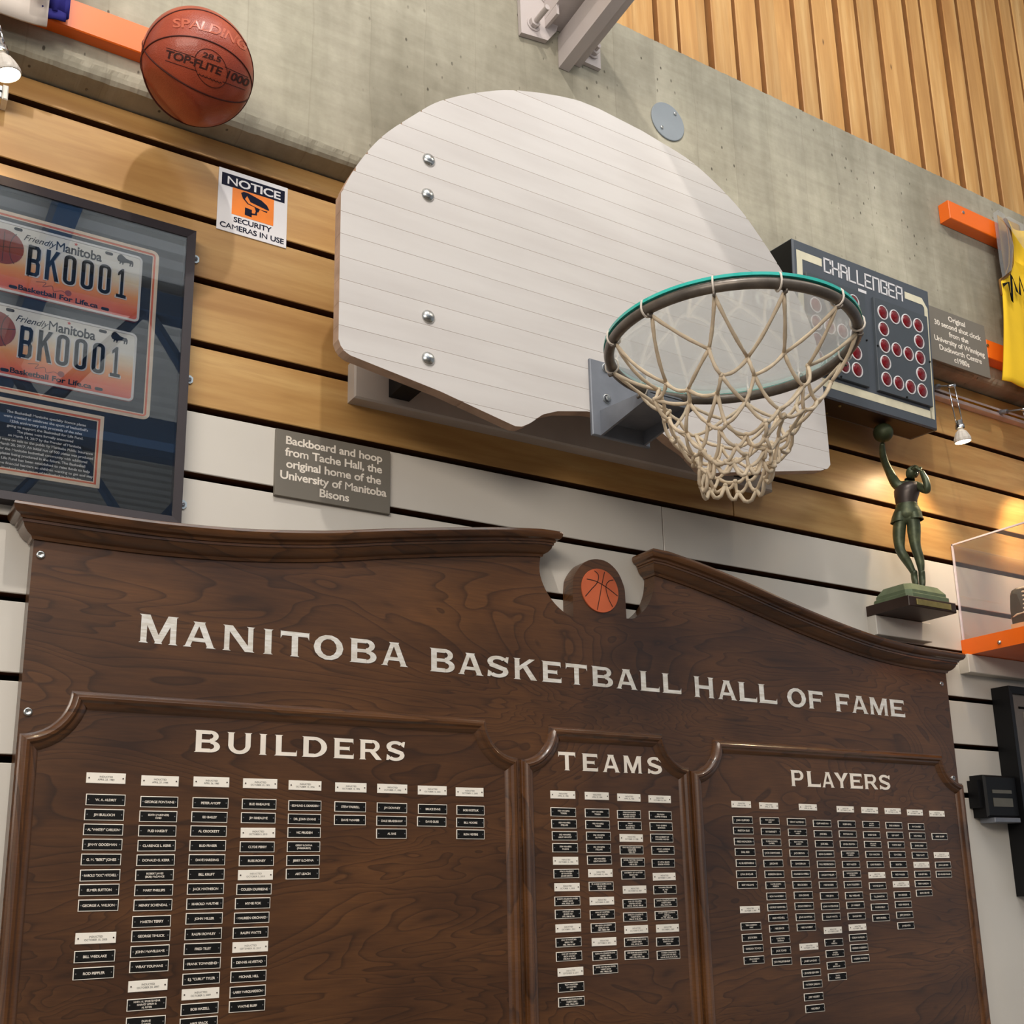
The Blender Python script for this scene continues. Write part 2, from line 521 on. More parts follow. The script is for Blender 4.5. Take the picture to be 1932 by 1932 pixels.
q = NT('painted_backboard'); v = q.coords((0.8, 1, 5), rnd=True)
q.base(q.ramp(q.noise(v, 3, 4), [(0.3, srgb(200, 194, 190)), (0.6, srgb(210, 205, 201))])).pr(0.42, 0, 0.15, 0.5, 0.25)
q.bump(q.noise(q.coords((1, 1, 14), rnd=True), 6, 3), 0.08, 0.001); M['bbwhite'] = q.m
M['bbedge'] = plain('worn_plywood_edge', srgb(190, 160, 138), 0.7, 0, 0, 0.2, 22, 0.2)

q = NT('licence_plate_print')   # a printed plate: white above, orange and red below
tc = q.n('ShaderNodeTexCoord'); sx = q.n('ShaderNodeSeparateXYZ'); q.l(tc.outputs['Generated'], sx.inputs[0])
zz = q.math('ADD', sx.outputs[2], q.math('MULTIPLY', q.math('SUBTRACT', q.noise(q.coords((14, 1, 14)), 2.5, 3), 0.5), 0.10))
q.base(q.ramp(zz, [(0.0, srgb(214, 70, 34)), (0.18, srgb(236, 110, 44)), (0.36, srgb(240, 160, 80)), (0.56, srgb(236, 214, 184)), (0.7, srgb(232, 228, 222))])).pr(0.3, 0, 0.4)
M['lic'] = q.m

# ------------------------------------------------------------------ lettering
GLYPH = {}


def load_glyphs():
    chars = sorted(set("ABCDEFGHIJKLMNOPQRSTUVWXYZabcdefghijklmnopqrstuvwxyz0123456789.,'\"-()&/#"))
    jobs = []
    for wt, off in (('n', 0.0), ('b', 0.022)):
        for c in chars + ['|HH', '|H H']:
            txt = c[1:] if c[0] == '|' else c
            for kind in ('g', 'w'):
                if kind == 'w' and c[0] == '|': continue
                cu = bpy.data.curves.new('t', 'FONT')
                cu.body = txt if kind == 'g' else 'H' + c + 'H'
                cu.resolution_u = 3; cu.offset = (0.0 if c == 'M' else off * 0.4 if c in 'NWAVmwv' else off) if kind == 'g' else 0.0
                o = bpy.data.objects.new('t', cu); COL.objects.link(o)
                jobs.append((wt, c, kind, o))
    bpy.context.view_layer.update()
    dg = bpy.context.evaluated_depsgraph_get()
    W = {}
    for wt, c, kind, o in jobs:
        me = o.evaluated_get(dg).to_mesh()
        vs = [(p.co.x, p.co.y) for p in me.vertices]
        if kind == 'g' and c[0] != '|':
            GLYPH[(wt, c)] = [vs, [tuple(p.vertices) for p in me.polygons], 0.5]
        else:
            W[(wt, c)] = max(p[0] for p in vs)
        o.evaluated_get(dg).to_mesh_clear()
    for wt in 'nb':
        hh = W[(wt, '|HH')]
        for c in chars: GLYPH[(wt, c)][2] = W[(wt, c)] - hh
        GLYPH[(wt, ' ')] = [[], [], W[(wt, '|H H')] - hh]
    for *_, o in jobs:
        cu = o.data; bpy.data.objects.remove(o); bpy.data.curves.remove(cu)


load_glyphs()
CAP = 0.729   # cap height of the built-in face at size 1


def text2d(s, wt='b', track=0.0, slant=0.0, sx=1.0):
    """centred line of text, cap height 1 -> verts, faces, width"""
    vs, fs, x = [], [], 0.0
    for c in s:
        g = GLYPH[(wt, c)]
        k = len(vs)
        vs += [((p[0] + x + p[1] * slant) * sx / CAP, p[1] / CAP) for p in g[0]]
        fs += [tuple(i + k for i in f) for f in g[1]]
        x += g[2] + track
    w = (x - track) * sx / CAP
    return [(p[0] - w / 2, p[1]) for p in vs], fs, w


def put_text(mb, s, x, z, y, h, wt='b', width=None, align='c', track=0.0, slant=0.0, sx=1.0, mtx=None, mi=0):
    vs, fs, w = text2d(s, wt, track, slant, sx)
    k = h if width is None else h
    kx = h if width is None else width / w
    dx = 0 if align == 'c' else (w / 2 * kx if align == 'l' else -w / 2 * kx)
    P = [Vector((x + dx + p[0] * kx, y, z + p[1] * k)) for p in vs]
    if mtx: P = [mtx @ p for p in P]
    mb.add(P, fs, mi)


# flared capitals of the big headings: strokes on a unit grid, (x from 0 to w, z from 0 to 1)
def arcpts(cx, cz, rx, rz, a0, a1, n=14):
    return [(cx + rx * cos(math.radians(a0 + (a1 - a0) * i / n)), cz + rz * sin(math.radians(a0 + (a1 - a0) * i / n))) for i in range(n + 1)]


T_ = 0.215


def band(cx, cz, rx, rz, a0, a1, t=T_, t2=None):
    t2 = t if t2 is None else t2
    o = arcpts(cx, cz, rx, rz, a0, a1); i = arcpts(cx, cz, rx - t, rz - t2 * 0.85, a0, a1)
    return [[o[k], o[k + 1], i[k + 1], i[k]] for k in range(len(o) - 1)]


def stem(x, z0, z1, w=T_, f0=True, f1=True, xt=None):
    """upright or slanting stem from (x, z0) to (xt, z1) with pointed flares"""
    xt = x if xt is None else xt
    a, e, s = w / 2, 0.055, 0.045
    P = []
    if f0: P += [(x - a - e, z0), (x + a + e, z0), (x + a + (xt - x) * 0.05, z0 + s)]
    else: P += [(x - a, z0), (x + a, z0)]
    if f1: P += [(xt + a - (xt - x) * 0.05, z1 - s), (xt + a + e, z1), (xt - a - e, z1), (xt - a - (xt - x) * 0.05, z1 - s)]
    else: P += [(xt + a, z1), (xt - a, z1)]
    if f0: P += [(x - a + (xt - x) * 0.05, z0 + s)]
    return [P]


def bar(x0, x1, z, h=0.17, fr=0, up=0):
    """horizontal bar, with a vertical flare at its right end"""
    P = [(x0, z), (x1, z), (x1, z + h), (x0, z + h)]
    out = [P]
    if fr: out.append([(x1 - 0.05, z + h / 2), (x1 + 0.02, z - fr * (1 if up <= 0 else 0)), (x1 + 0.02, z + h + fr * (1 if up >= 0 else 0))])
    return out


def caps():
    G = {}
    G['M'] = (1.25, stem(0.16, 0, 1, 0.19) + stem(1.09, 0, 1, 0.19) + [[(0.08, 1), (0.34, 1), (0.75, 0), (0.55, 0)], [(0.91, 1), (1.17, 1), (0.70, 0), (0.50, 0)]])
    G['A'] = (1.12, stem(0.17, 0, 1, 0.17, True, False, 0.50) + stem(0.93, 0, 1, 0.22, True, False, 0.58) + [[(0.34, 1), (0.74, 1), (0.70, 0.94), (0.38, 0.94)], [(0.28, 0.22), (0.84, 0.22), (0.80, 0.37), (0.32, 0.37)]])
    G['N'] = (1.1, stem(0.16, 0, 1, 0.17) + stem(0.94, 0, 1, 0.17) + [[(0.08, 1), (0.34, 1), (1.02, 0), (0.76, 0)]])
    G['I'] = (0.38, stem(0.19, 0, 1))
    G['T'] = (0.98, stem(0.49, 0, 0.9, T_, True, False) + bar(0.04, 0.94, 0.82, 0.18) + [[(0.0, 1.03), (0.09, 0.9), (0.0, 0.70)], [(0.98, 1.03), (0.89, 0.9), (0.98, 0.70)]])
    G['O'] = (1.08, band(0.54, 0.5, 0.53, 0.52, 0, 360, 0.24, 0.2))
    G['B'] = (0.98, stem(0.17, 0, 1) + bar(0.1, 0.6, 0.0) + bar(0.1, 0.6, 0.83) + bar(0.1, 0.62, 0.44, 0.14) + band(0.58, 0.74, 0.32, 0.26, -90, 90, 0.2, 0.17) + band(0.60, 0.27, 0.36, 0.27, -90, 90, 0.22, 0.17))
    G['S'] = (0.92, band(0.46, 0.72, 0.40, 0.29, 30, 225, 0.21, 0.19) + [[(0.12, 0.50), (0.30, 0.66), (0.82, 0.46), (0.62, 0.32)]] + band(0.46, 0.28, 0.40, 0.29, -150, 40, 0.21, 0.19) + [[(0.78, 0.98), (0.88, 0.98), (0.84, 0.68), (0.70, 0.78)], [(0.05, 0.02), (0.16, 0.02), (0.22, 0.22), (0.08, 0.32)]])
    G['K'] = (1.08, stem(0.17, 0, 1) + [[(0.22, 0.38), (0.22, 0.60), (0.72, 1), (0.98, 1)], [(0.42, 0.58), (0.62, 0.68), (1.06, 0), (0.78, 0)]])
    G['E'] = (0.90, stem(0.17, 0, 1) + bar(0.1, 0.86, 0, 0.18, 0.10, 1) + bar(0.1, 0.84, 0.82, 0.18, 0.10, -1) + bar(0.1, 0.68, 0.42, 0.16, 0.05))
    G['F'] = (0.88, stem(0.17, 0, 1) + bar(0.1, 0.84, 0.82, 0.18, 0.10, -1) + bar(0.1, 0.70, 0.42, 0.16, 0.05))
    G['L'] = (0.86, stem(0.17, 0, 1) + bar(0.1, 0.84, 0, 0.18, 0.12, 1))
    G['H'] = (1.1, stem(0.18, 0, 1) + stem(0.92, 0, 1) + bar(0.2, 0.9, 0.42, 0.17))
    G['U'] = (1.06, stem(0.18, 0.35, 1, T_, False, True) + stem(0.88, 0.35, 1, T_, False, True) + band(0.53, 0.40, 0.455, 0.42, 180, 360, 0.21, 0.2))
    G['D'] = (1.04, stem(0.17, 0, 1) + bar(0.1, 0.5, 0) + bar(0.1, 0.5, 0.83) + band(0.46, 0.5, 0.55, 0.5, -90, 90, 0.23, 0.18))
    G['R'] = (1.04, stem(0.17, 0, 1) + bar(0.1, 0.6, 0.83) + bar(0.1, 0.6, 0.38, 0.15) + band(0.60, 0.69, 0.34, 0.31, -90, 90, 0.21, 0.17) + [[(0.46, 0.42), (0.72, 0.42), (1.04, 0), (0.78, 0)]])
    G['P'] = (0.94, stem(0.17, 0, 1) + bar(0.1, 0.56, 0.83) + bar(0.1, 0.56, 0.36, 0.15) + band(0.56, 0.68, 0.35, 0.32, -90, 90, 0.21, 0.17))
    G['Y'] = (1.04, stem(0.52, 0, 0.5, T_, True, False) + [[(0.0, 1), (0.30, 1), (0.62, 0.44), (0.42, 0.40)], [(0.74, 1), (1.04, 1), (0.62, 0.40), (0.42, 0.44)]])
    return G


CAPS = caps()


def cap_letter(ch, x0, x1, z0, h, y):
    w, polys = CAPS[ch]
    mb = MB(); kx = (x1 - x0) / w
    for i, p in enumerate(polys):
        p2 = [(x0 + a * kx, z0 + b * h) for a, b in p]
        mb.flat(p2, y - 0.00003 * i)
    return mb


# ------------------------------------------------------------------ setting: room shell
def struct(mb, name, mat, smooth=False):
    o = mb.build(name, mat, None, smooth); o['kind'] = 'structure'; return o


GAP = 0.0148
LIPS = [3.1304 - 0.14443 * k for k in range(10)]        # top edge of each plank
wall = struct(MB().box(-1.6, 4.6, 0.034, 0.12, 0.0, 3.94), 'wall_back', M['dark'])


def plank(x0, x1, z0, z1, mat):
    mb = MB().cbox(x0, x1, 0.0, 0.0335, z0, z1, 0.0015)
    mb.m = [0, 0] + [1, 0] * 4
    return mb.build('plank', [mat, M['edge_shade']], wall)


JX = at(1251, 1000, 0).x
rows = [(3.193, LIPS[0] + GAP, 'plank')]
for k in range(9): rows.append((LIPS[k], LIPS[k + 1] + GAP, 'plank' if k < 4 else 'white'))
rows.append((LIPS[9], 0.12, 'white'))
for i, (z1, z0, mk) in enumerate(rows):
    if mk == 'plank':
        cuts = {0: [1.9], 1: [0.55 + 2.2], 2: [2.28], 3: [1.05], 4: [2.02]}[i]
    else:
        cuts = [JX] if i == 5 else ([0.176] if i == 6 else ([1.9] if i % 2 else [2.35]))
        if i == len(rows) - 1: cuts = [1.6]
    xs = [-1.6] + cuts + [4.6]
    for a, b in zip(xs[:-1], xs[1:]):
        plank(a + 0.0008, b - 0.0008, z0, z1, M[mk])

# concrete beam with a broken lower edge
CF = -0.065
mb = MB()
N = 1300
x0c, x1c = -1.6, 4.6
rows_ = []
zs = [3.198, 3.200, 3.206, 3.214, 3.224, 3.25, 3.935]
rr = random.Random(3)
J0 = [rr.uniform(-1, 1) for _ in range(N + 8)]
J1 = [0.25 * J0[i] + 0.25 * J0[i + 1] + 0.2 * J0[i + 2] + 0.5 * sin(i * 0.37 + 2 * sin(i * 0.051)) for i in range(N + 1)]
J2 = [0.5 * J0[i + 3] + 0.3 * J0[i + 4] for i in range(N + 1)]
for j, z in enumerate(zs):
    rw = []
    for i in range(N + 1):
        x = x0c + (x1c - x0c) * i / N
        nz = 0.006 * sin(x * 3.1) + 0.004 * sin(x * 11.3 + 1)
        jit = J1[i] if j < 4 else J2[i]
        if j == 0: p = (x, 0.02, 3.1955)
        elif j == 1: p = (x, CF + 0.014 + 0.003 * jit, z + 0.001 * jit)
        elif j == 2: p = (x, CF + 0.007 + 0.0025 * jit, z + nz * 0.4 + 0.0022 * jit)
        elif j == 3: p = (x, CF + 0.003 + 0.0015 * jit, z + nz * 0.7 + 0.002 * jit)
        elif j == 4: p = (x, CF + 0.0008 * jit, z + nz + 0.002 * jit)
        elif j == 5: p = (x, CF, z + nz)
        else: p = (x, CF + 0.002, z + 0.0016 * jit)
        rw.append(p)
    rows_.append(rw)
rows_.append([(p[0], 0.30, 3.937) for p in rows_[-1]])
vs = [p for rw in rows_ for p in rw]
fs = []
for j in range(len(rows_) - 1):
    for i in range(N):
        a = j * (N + 1) + i
        fs.append((a, a + 1, a + N + 2, a + N + 1))
mb.add(vs, fs)
struct(mb, 'wall_concrete', M['conc'])

# slatted timber wall above the concrete
sb = struct(MB().box(-1.6, 4.9, 0.06, 0.16, 3.90, 6.0), 'wall_upper', M['dark'])
pat = [(0.0, 0.066, 0.0), (0.066, 0.159, 0.016), (0.167, 0.240, 0.004), (0.248, 0.318, 0.0), (0.318, 0.373, 0.018),
       (0.381, 0.452, 0.0), (0.452, 0.489, 0.018), (0.498, 0.589, 0.012)]
PER = 0.597
for k in range(-6, 5):
    for a, b, dy in pat:
        xa, xb = 1.697 + k * PER + a, 1.697 + k * PER + b
        if xb < -1.5 or xa > 4.8: continue
        mb = MB().cbox(xa, xb - 0.0005, dy, 0.06, 3.925, 5.9, 0.003)
        mb.m = [0, 0] + [0, 0, 1, 0, 0, 0, 1, 0]
        mb.build('slat', [M['slat'], M['slat_edge']], sb)

# the rest of the hall (seen only in reflections)
struct(MB().box(-7, 9, -11, 0.2, -0.1, 0), 'floor', M['carpet'])
struct(MB().box(-7, 9, -11.2, -11, 0, 6.3), 'wall_front', M['wallp'])
mb = MB()
prof = []
y = -11.0
while y < 0.1:
    prof += [(y, 6.0), (y + 0.09, 6.0), (y + 0.11, 6.05), (y + 0.2, 6.05)]
    y += 0.22
rg = [[(x, p[0], p[1]) for p in prof] + [(x, prof[-1][0], 6.15), (x, prof[0][0], 6.15)] for x in (-7, 9)]
mb.sweep(rg, flip=True)
struct(mb, 'ceiling', M['deck'])
mb = MB()
for yy in (-5.6, -8.4):
    mb.box(-7, 9, yy - 0.08, yy + 0.08, 5.75, 5.92)
    mb.box(-7, 9, yy - 0.08, yy + 0.08, 4.75, 4.92)
    for i in range(12):
        xa = -7 + i * 1.33
        mb.tube([(xa, yy, 4.85), (xa + 0.66, yy, 5.8), (xa + 1.33, yy, 4.85)], 0.06, 6)
for xx in (-1.6, 0.9, 3.6):
    mb.box(xx - 0.07, xx + 0.07, -11, -0.4, 5.7, 5.9)
struct(mb, 'roof_truss', M['truss'])  # blue roof trusses under the deck

# ------------------------------------------------------------------ hall of fame board
BY = -0.045
board = thing('honour_board', (1.53, 0.0, 0.95), 'large dark oak honour board headed with silver letters, three panels of name plates below', 'board')
loL = [(0.272, 2.2253), (0.3775, 2.2248), (0.4928, 2.2265), (0.6463, 2.2365), (0.8119, 2.2573), (0.9546, 2.2839), (1.1208, 2.3127), (1.25, 2.333), (1.358, 2.346)]
loR = [(1.6951, 2.3455), (1.7992, 2.3300), (1.9071, 2.3095), (1.9812, 2.2935), (2.1867, 2.2476), (2.4076, 2.2085), (2.587, 2.1915), (2.776, 2.1880)]


def catmull(P, n=6):
    out = []
    for i in range(len(P) - 1):
        p0 = P[max(i - 1, 0)]; p1 = P[i]; p2 = P[i + 1]; p3 = P[min(i + 2, len(P) - 1)]
        for k in range(n):
            t = k / n
            out.append(tuple(0.5 * ((2 * p1[a]) + (-p0[a] + p2[a]) * t + (2 * p0[a] - 5 * p1[a] + 4 * p2[a] - p3[a]) * t * t + (-p0[a] + 3 * p1[a] - 3 * p2[a] + p3[a]) * t ** 3) for a in range(len(p1))))
    out.append(tuple(P[-1]))
    return out


cL, cR = catmull(loL), catmull(loR)
notch = catmull([(1.358, 2.346), (1.3545, 2.310), (1.368, 2.2717), (1.3919, 2.2410), (1.4207, 2.2200), (1.4457, 2.2110)], 4)
tomb = [(1.4465, 2.2816)] + catmull([(1.4475, 2.290), (1.4531, 2.3147), (1.4789, 2.3469), (1.5122, 2.3621), (1.5498, 2.3607), (1.5805, 2.3400), (1.5975, 2.3073), (1.6005, 2.290)], 4)
notchR = [(1.6014, 2.2254)] + catmull([(1.6170, 2.2265), (1.6306, 2.2320), (1.6615, 2.2574), (1.6818, 2.2880), (1.6919, 2.3189), (1.6951, 2.3455)], 4)
BX0, BX1, BZ0 = 0.272, 2.776, 0.95
poly = [(BX0, BZ0), (BX1 + 0.012, BZ0), (BX1 + 0.012, 1.86), (BX1, 1.862), (BX1, 2.1887)] + cR[::-1][1:] + notchR[::-1][1:] + tomb[::-1] + notch[::-1] + cL[::-1][1:]
MB().prism(poly, BY, -0.004).build('panel', M['oak'], board)


def crown(curve, name):
    pr = [(o_ * 0.74, h_ * 0.94) for o_, h_ in [(0, 0), (0.005, 0), (0.008, 0.006), (0.018, 0.010), (0.027, 0.018), (0.031, 0.026), (0.034, 0.026), (0.034, 0.032),
          (0.038, 0.032), (0.040, 0.037), (0.050, 0.040), (0.056, 0.046), (0.058, 0.053), (0.056, 0.058), (0.052, 0.060), (0.0, 0.060)]]
    n = len(curve); nr = []
    for i in range(n):
        a = Vector(curve[max(i - 1, 0)]); b = Vector(curve[min(i + 1, n - 1)])
        t = (b - a).normalized(); nr.append((-t[1], t[0]))
    rings = []
    for e, yb in ((0, -0.004), (0, None)):
        c = curve[0]; nx = nr[0]
        rings.append([(c[0] + nx[0] * h - o, (BY - o) if yb is None else yb, c[1] + nx[1] * h) for o, h in pr])
    for i in range(1, n - 1):
        rings.append([(curve[i][0] + nr[i][0] * h, BY - o, curve[i][1] + nr[i][1] * h) for o, h in pr])
    c = curve[-1]; nx = nr[-1]
    for yb in (None, -0.004):
        rings.append([(c[0] + nx[0] * h + o, (BY - o) if yb is None else yb, c[1] + nx[1] * h) for o, h in pr])
    mb = MB().sweep(rings, flip=True)
    return smooth_by_angle(mb.build(name, M['oak_mould'], board), 28)


crown(cL, 'crown_moulding')
crown(cR, 'crown_moulding')


def scooped(x0, x1, z0, z1, r, n=10):
    """rectangle with hollow quarter-round corners, counter-clockwise"""
    P = []
    for cx, cz, a0 in ((x1, z0, 180), (x1, z1, 270), (x0, z1, 0), (x0, z0, 90)):
        pts = [(cx + r * cos(math.radians(a0 - 90 * i / n)), cz + r * sin(math.radians(a0 - 90 * i / n))) for i in range(n + 1)]
        P += pts
    return P


def moulding(x0, x1, z0, z1, r):
    P = scooped(x0, x1, z0, z1, r)
    n = len(P)
    prof = [(0.0, 0.0), (0.001, 0.004), (0.004, 0.005), (0.007, 0.011), (0.012, 0.014), (0.017, 0.013), (0.021, 0.008), (0.025, 0.0075), (0.030, 0.004), (0.033, 0.0)]
    rings = []
    for i in range(n):
        a, b, c = Vector(P[i - 1]), Vector(P[i]), Vector(P[(i + 1) % n])
        d1 = (b - a).normalized(); d2 = (c - b).normalized()
        n1 = Vector((-d1[1], d1[0])); n2 = Vector((-d2[1], d2[0]))
        nn = (n1 + n2)
        nn = nn.normalized() if nn.length > 1e-6 else n1
        k = min(1 / max(nn.dot(n1), 0.3), 1.6)
        rings.append([(b[0] + nn[0] * s * k, BY - o, b[1] + nn[1] * s * k) for s, o in prof])
    mb = MB()
    m = len(prof); base = 0
    for rg in rings: mb.v += rg
    for i in range(n):
        j = (i + 1) % n
        for k in range(m - 1):
            mb.f.append((i * m + k, j * m + k, j * m + k + 1, i * m + k + 1)); mb.m.append(1 if abs(P[i][0] - P[j][0]) < 1e-4 else 0)
    return smooth_by_angle(mb.build('panel_moulding', [M['oak_mould'], M['oak_v']], board), 40)


PZ = 1.957
moulding(0.274, 1.282, 1.02, PZ, 0.080)
moulding(1.289, 1.767, 1.02, 1.951, 0.077)
moulding(1.772, 2.788, 1.02, 1.946, 0.080)

# round ball emblem on the centre tongue
em = MB().lathe((1.5245, BY, 2.2852), (0, -1, 0), [(0.054, 0), (0.054, 0.002), (0.0535, 0.003), (0, 0.003)], 48).build('ball_emblem', plain('orange_emblem', srgb(196, 98, 62), 0.6, 0, 0, 0.1, 14), board)
mb = MB()
c0 = Vector((1.5245, 2.2852)); YE = BY - 0.0034


def ribbon(mb, pts, y, w, mi=0):
    n = len(pts); L = []
    for i in range(n):
        a = Vector(pts[max(i - 1, 0)]); b = Vector(pts[min(i + 1, n - 1)]); t = (b - a).normalized()
        L.append((pts[i][0] - t[1] * w / 2, y, pts[i][1] + t[0] * w / 2)); L.append((pts[i][0] + t[1] * w / 2, y, pts[i][1] - t[0] * w / 2))
    mb.add(L, [(2 * i, 2 * i + 1, 2 * i + 3, 2 * i + 2) for i in range(n - 1)], mi)


R5 = 0.052
ribbon(mb, [(c0[0] + x * R5, c0[1] + z * R5) for x, z in catmull([(-0.75, 0.45), (-0.3, 0.42), (0.1, 0.30), (0.5, 0.12), (0.98, -0.15)])], YE, 0.0022)
ribbon(mb, [(c0[0] + x * R5, c0[1] + z * R5) for x, z in catmull([(0.28, 0.92), (0.1, 0.30), (-0.05, -0.3), (-0.22, -0.94)])], YE, 0.0022)
ribbon(mb, [(c0[0] + x * R5, c0[1] + z * R5) for x, z in catmull([(-0.30, 0.90), (-0.08, 0.72), (-0.16, 0.36), (-0.50, 0.0), (-0.86, -0.38)])], YE, 0.0022)
ribbon(mb, [(c0[0] + x * R5, c0[1] + z * R5) for x, z in catmull([(0.78, 0.60), (0.50, 0.50), (0.32, 0.20), (0.44, -0.32), (0.66, -0.70)])], YE, 0.0022)
mb.build('seam', M['ebony'], em)

# headings
TY = BY - 0.0009


def heading(word_px, zbase, h, first, mat, name='letter'):
    for i, (ch, ua, ub, v) in enumerate(word_px):
        xa, xb = at(ua, v, BY).x, at(ub, v, BY).x
        hh = first if i == 0 else h
        cap_letter(ch, xa, xb, zbase, hh, TY).build(name, mat, board)


TZ = 2.048
heading([('M', 262, 337, 1180), ('A', 344, 410, 1188), ('N', 419, 482, 1196), ('I', 495, 517, 1203), ('T', 529, 583, 1208), ('O', 591, 648, 1216), ('B', 659, 711, 1222), ('A', 717, 771, 1230)], TZ + 0.008, 0.050, 0.054, M['foil'])
heading([('B', 810, 858, 1240), ('A', 862, 913, 1246), ('S', 916, 961, 1250), ('K', 968, 1013, 1256), ('E', 1021, 1059, 1260), ('T', 1067, 1107, 1264), ('B', 1115, 1156, 1270), ('A', 1160, 1203, 1276), ('L', 1206, 1243, 1282), ('L', 1248, 1284, 1287)], TZ + 0.004, 0.048, 0.051, M['foil'])
heading([('H', 1308, 1347, 1295), ('A', 1352, 1390, 1300), ('L', 1392, 1427, 1305), ('L', 1430, 1465, 1311)], TZ + 0.001, 0.049, 0.052, M['foil'])
heading([('O', 1484, 1520, 1314), ('F', 1524, 1553, 1320)], TZ - 0.002, 0.048, 0.050, M['foil'])
heading([('F', 1575, 1603, 1326), ('A', 1605, 1638, 1330), ('M', 1640, 1675, 1334), ('E', 1678, 1707, 1340)], TZ - 0.003, 0.048, 0.049, M['foil'])
heading([('B', 366, 416, 1398), ('U', 427, 476, 1402), ('I', 487, 505, 1405), ('L', 517, 560, 1408), ('D', 569, 618, 1410), ('E', 628, 668, 1413), ('R', 677, 720, 1415), ('S', 726, 765, 1418)], 1.8585, 0.040, 0.041, M['paint_white'])
heading([('T', 1053, 1085, 1434), ('E', 1097, 1128, 1437), ('A', 1135, 1170, 1440), ('M', 1175, 1211, 1443), ('S', 1219, 1250, 1446)], 1.8545, 0.040, 0.041, M['paint_white'])
heading([('P', 1491, 1516, 1465), ('L', 1521, 1547, 1468), ('A', 1549, 1574, 1470), ('Y', 1574, 1600, 1472), ('E', 1602, 1627, 1474), ('R', 1630, 1655, 1477), ('S', 1657, 1680, 1480)], 1.8395, 0.040, 0.041, M['paint_white'])


def grub_screw(u, v, par, y=BY, r=0.0075):
    p = at(u, v, y)
    mb = MB().lathe((p.x, y, p.z), (0, -1, 0), [(r, 0), (r, 0.002), (r * 0.8, 0.0032), (r * 0.5, 0.0026), (r * 0.3, 0.0012), (0, 0.0012)], 16)
    return mb.build('screw', M['steel'], par, True)


for u, v in ((76.5, 1047), (52.5, 1343), (1776, 1290), (1798, 1468)): grub_screw(u, v, board)

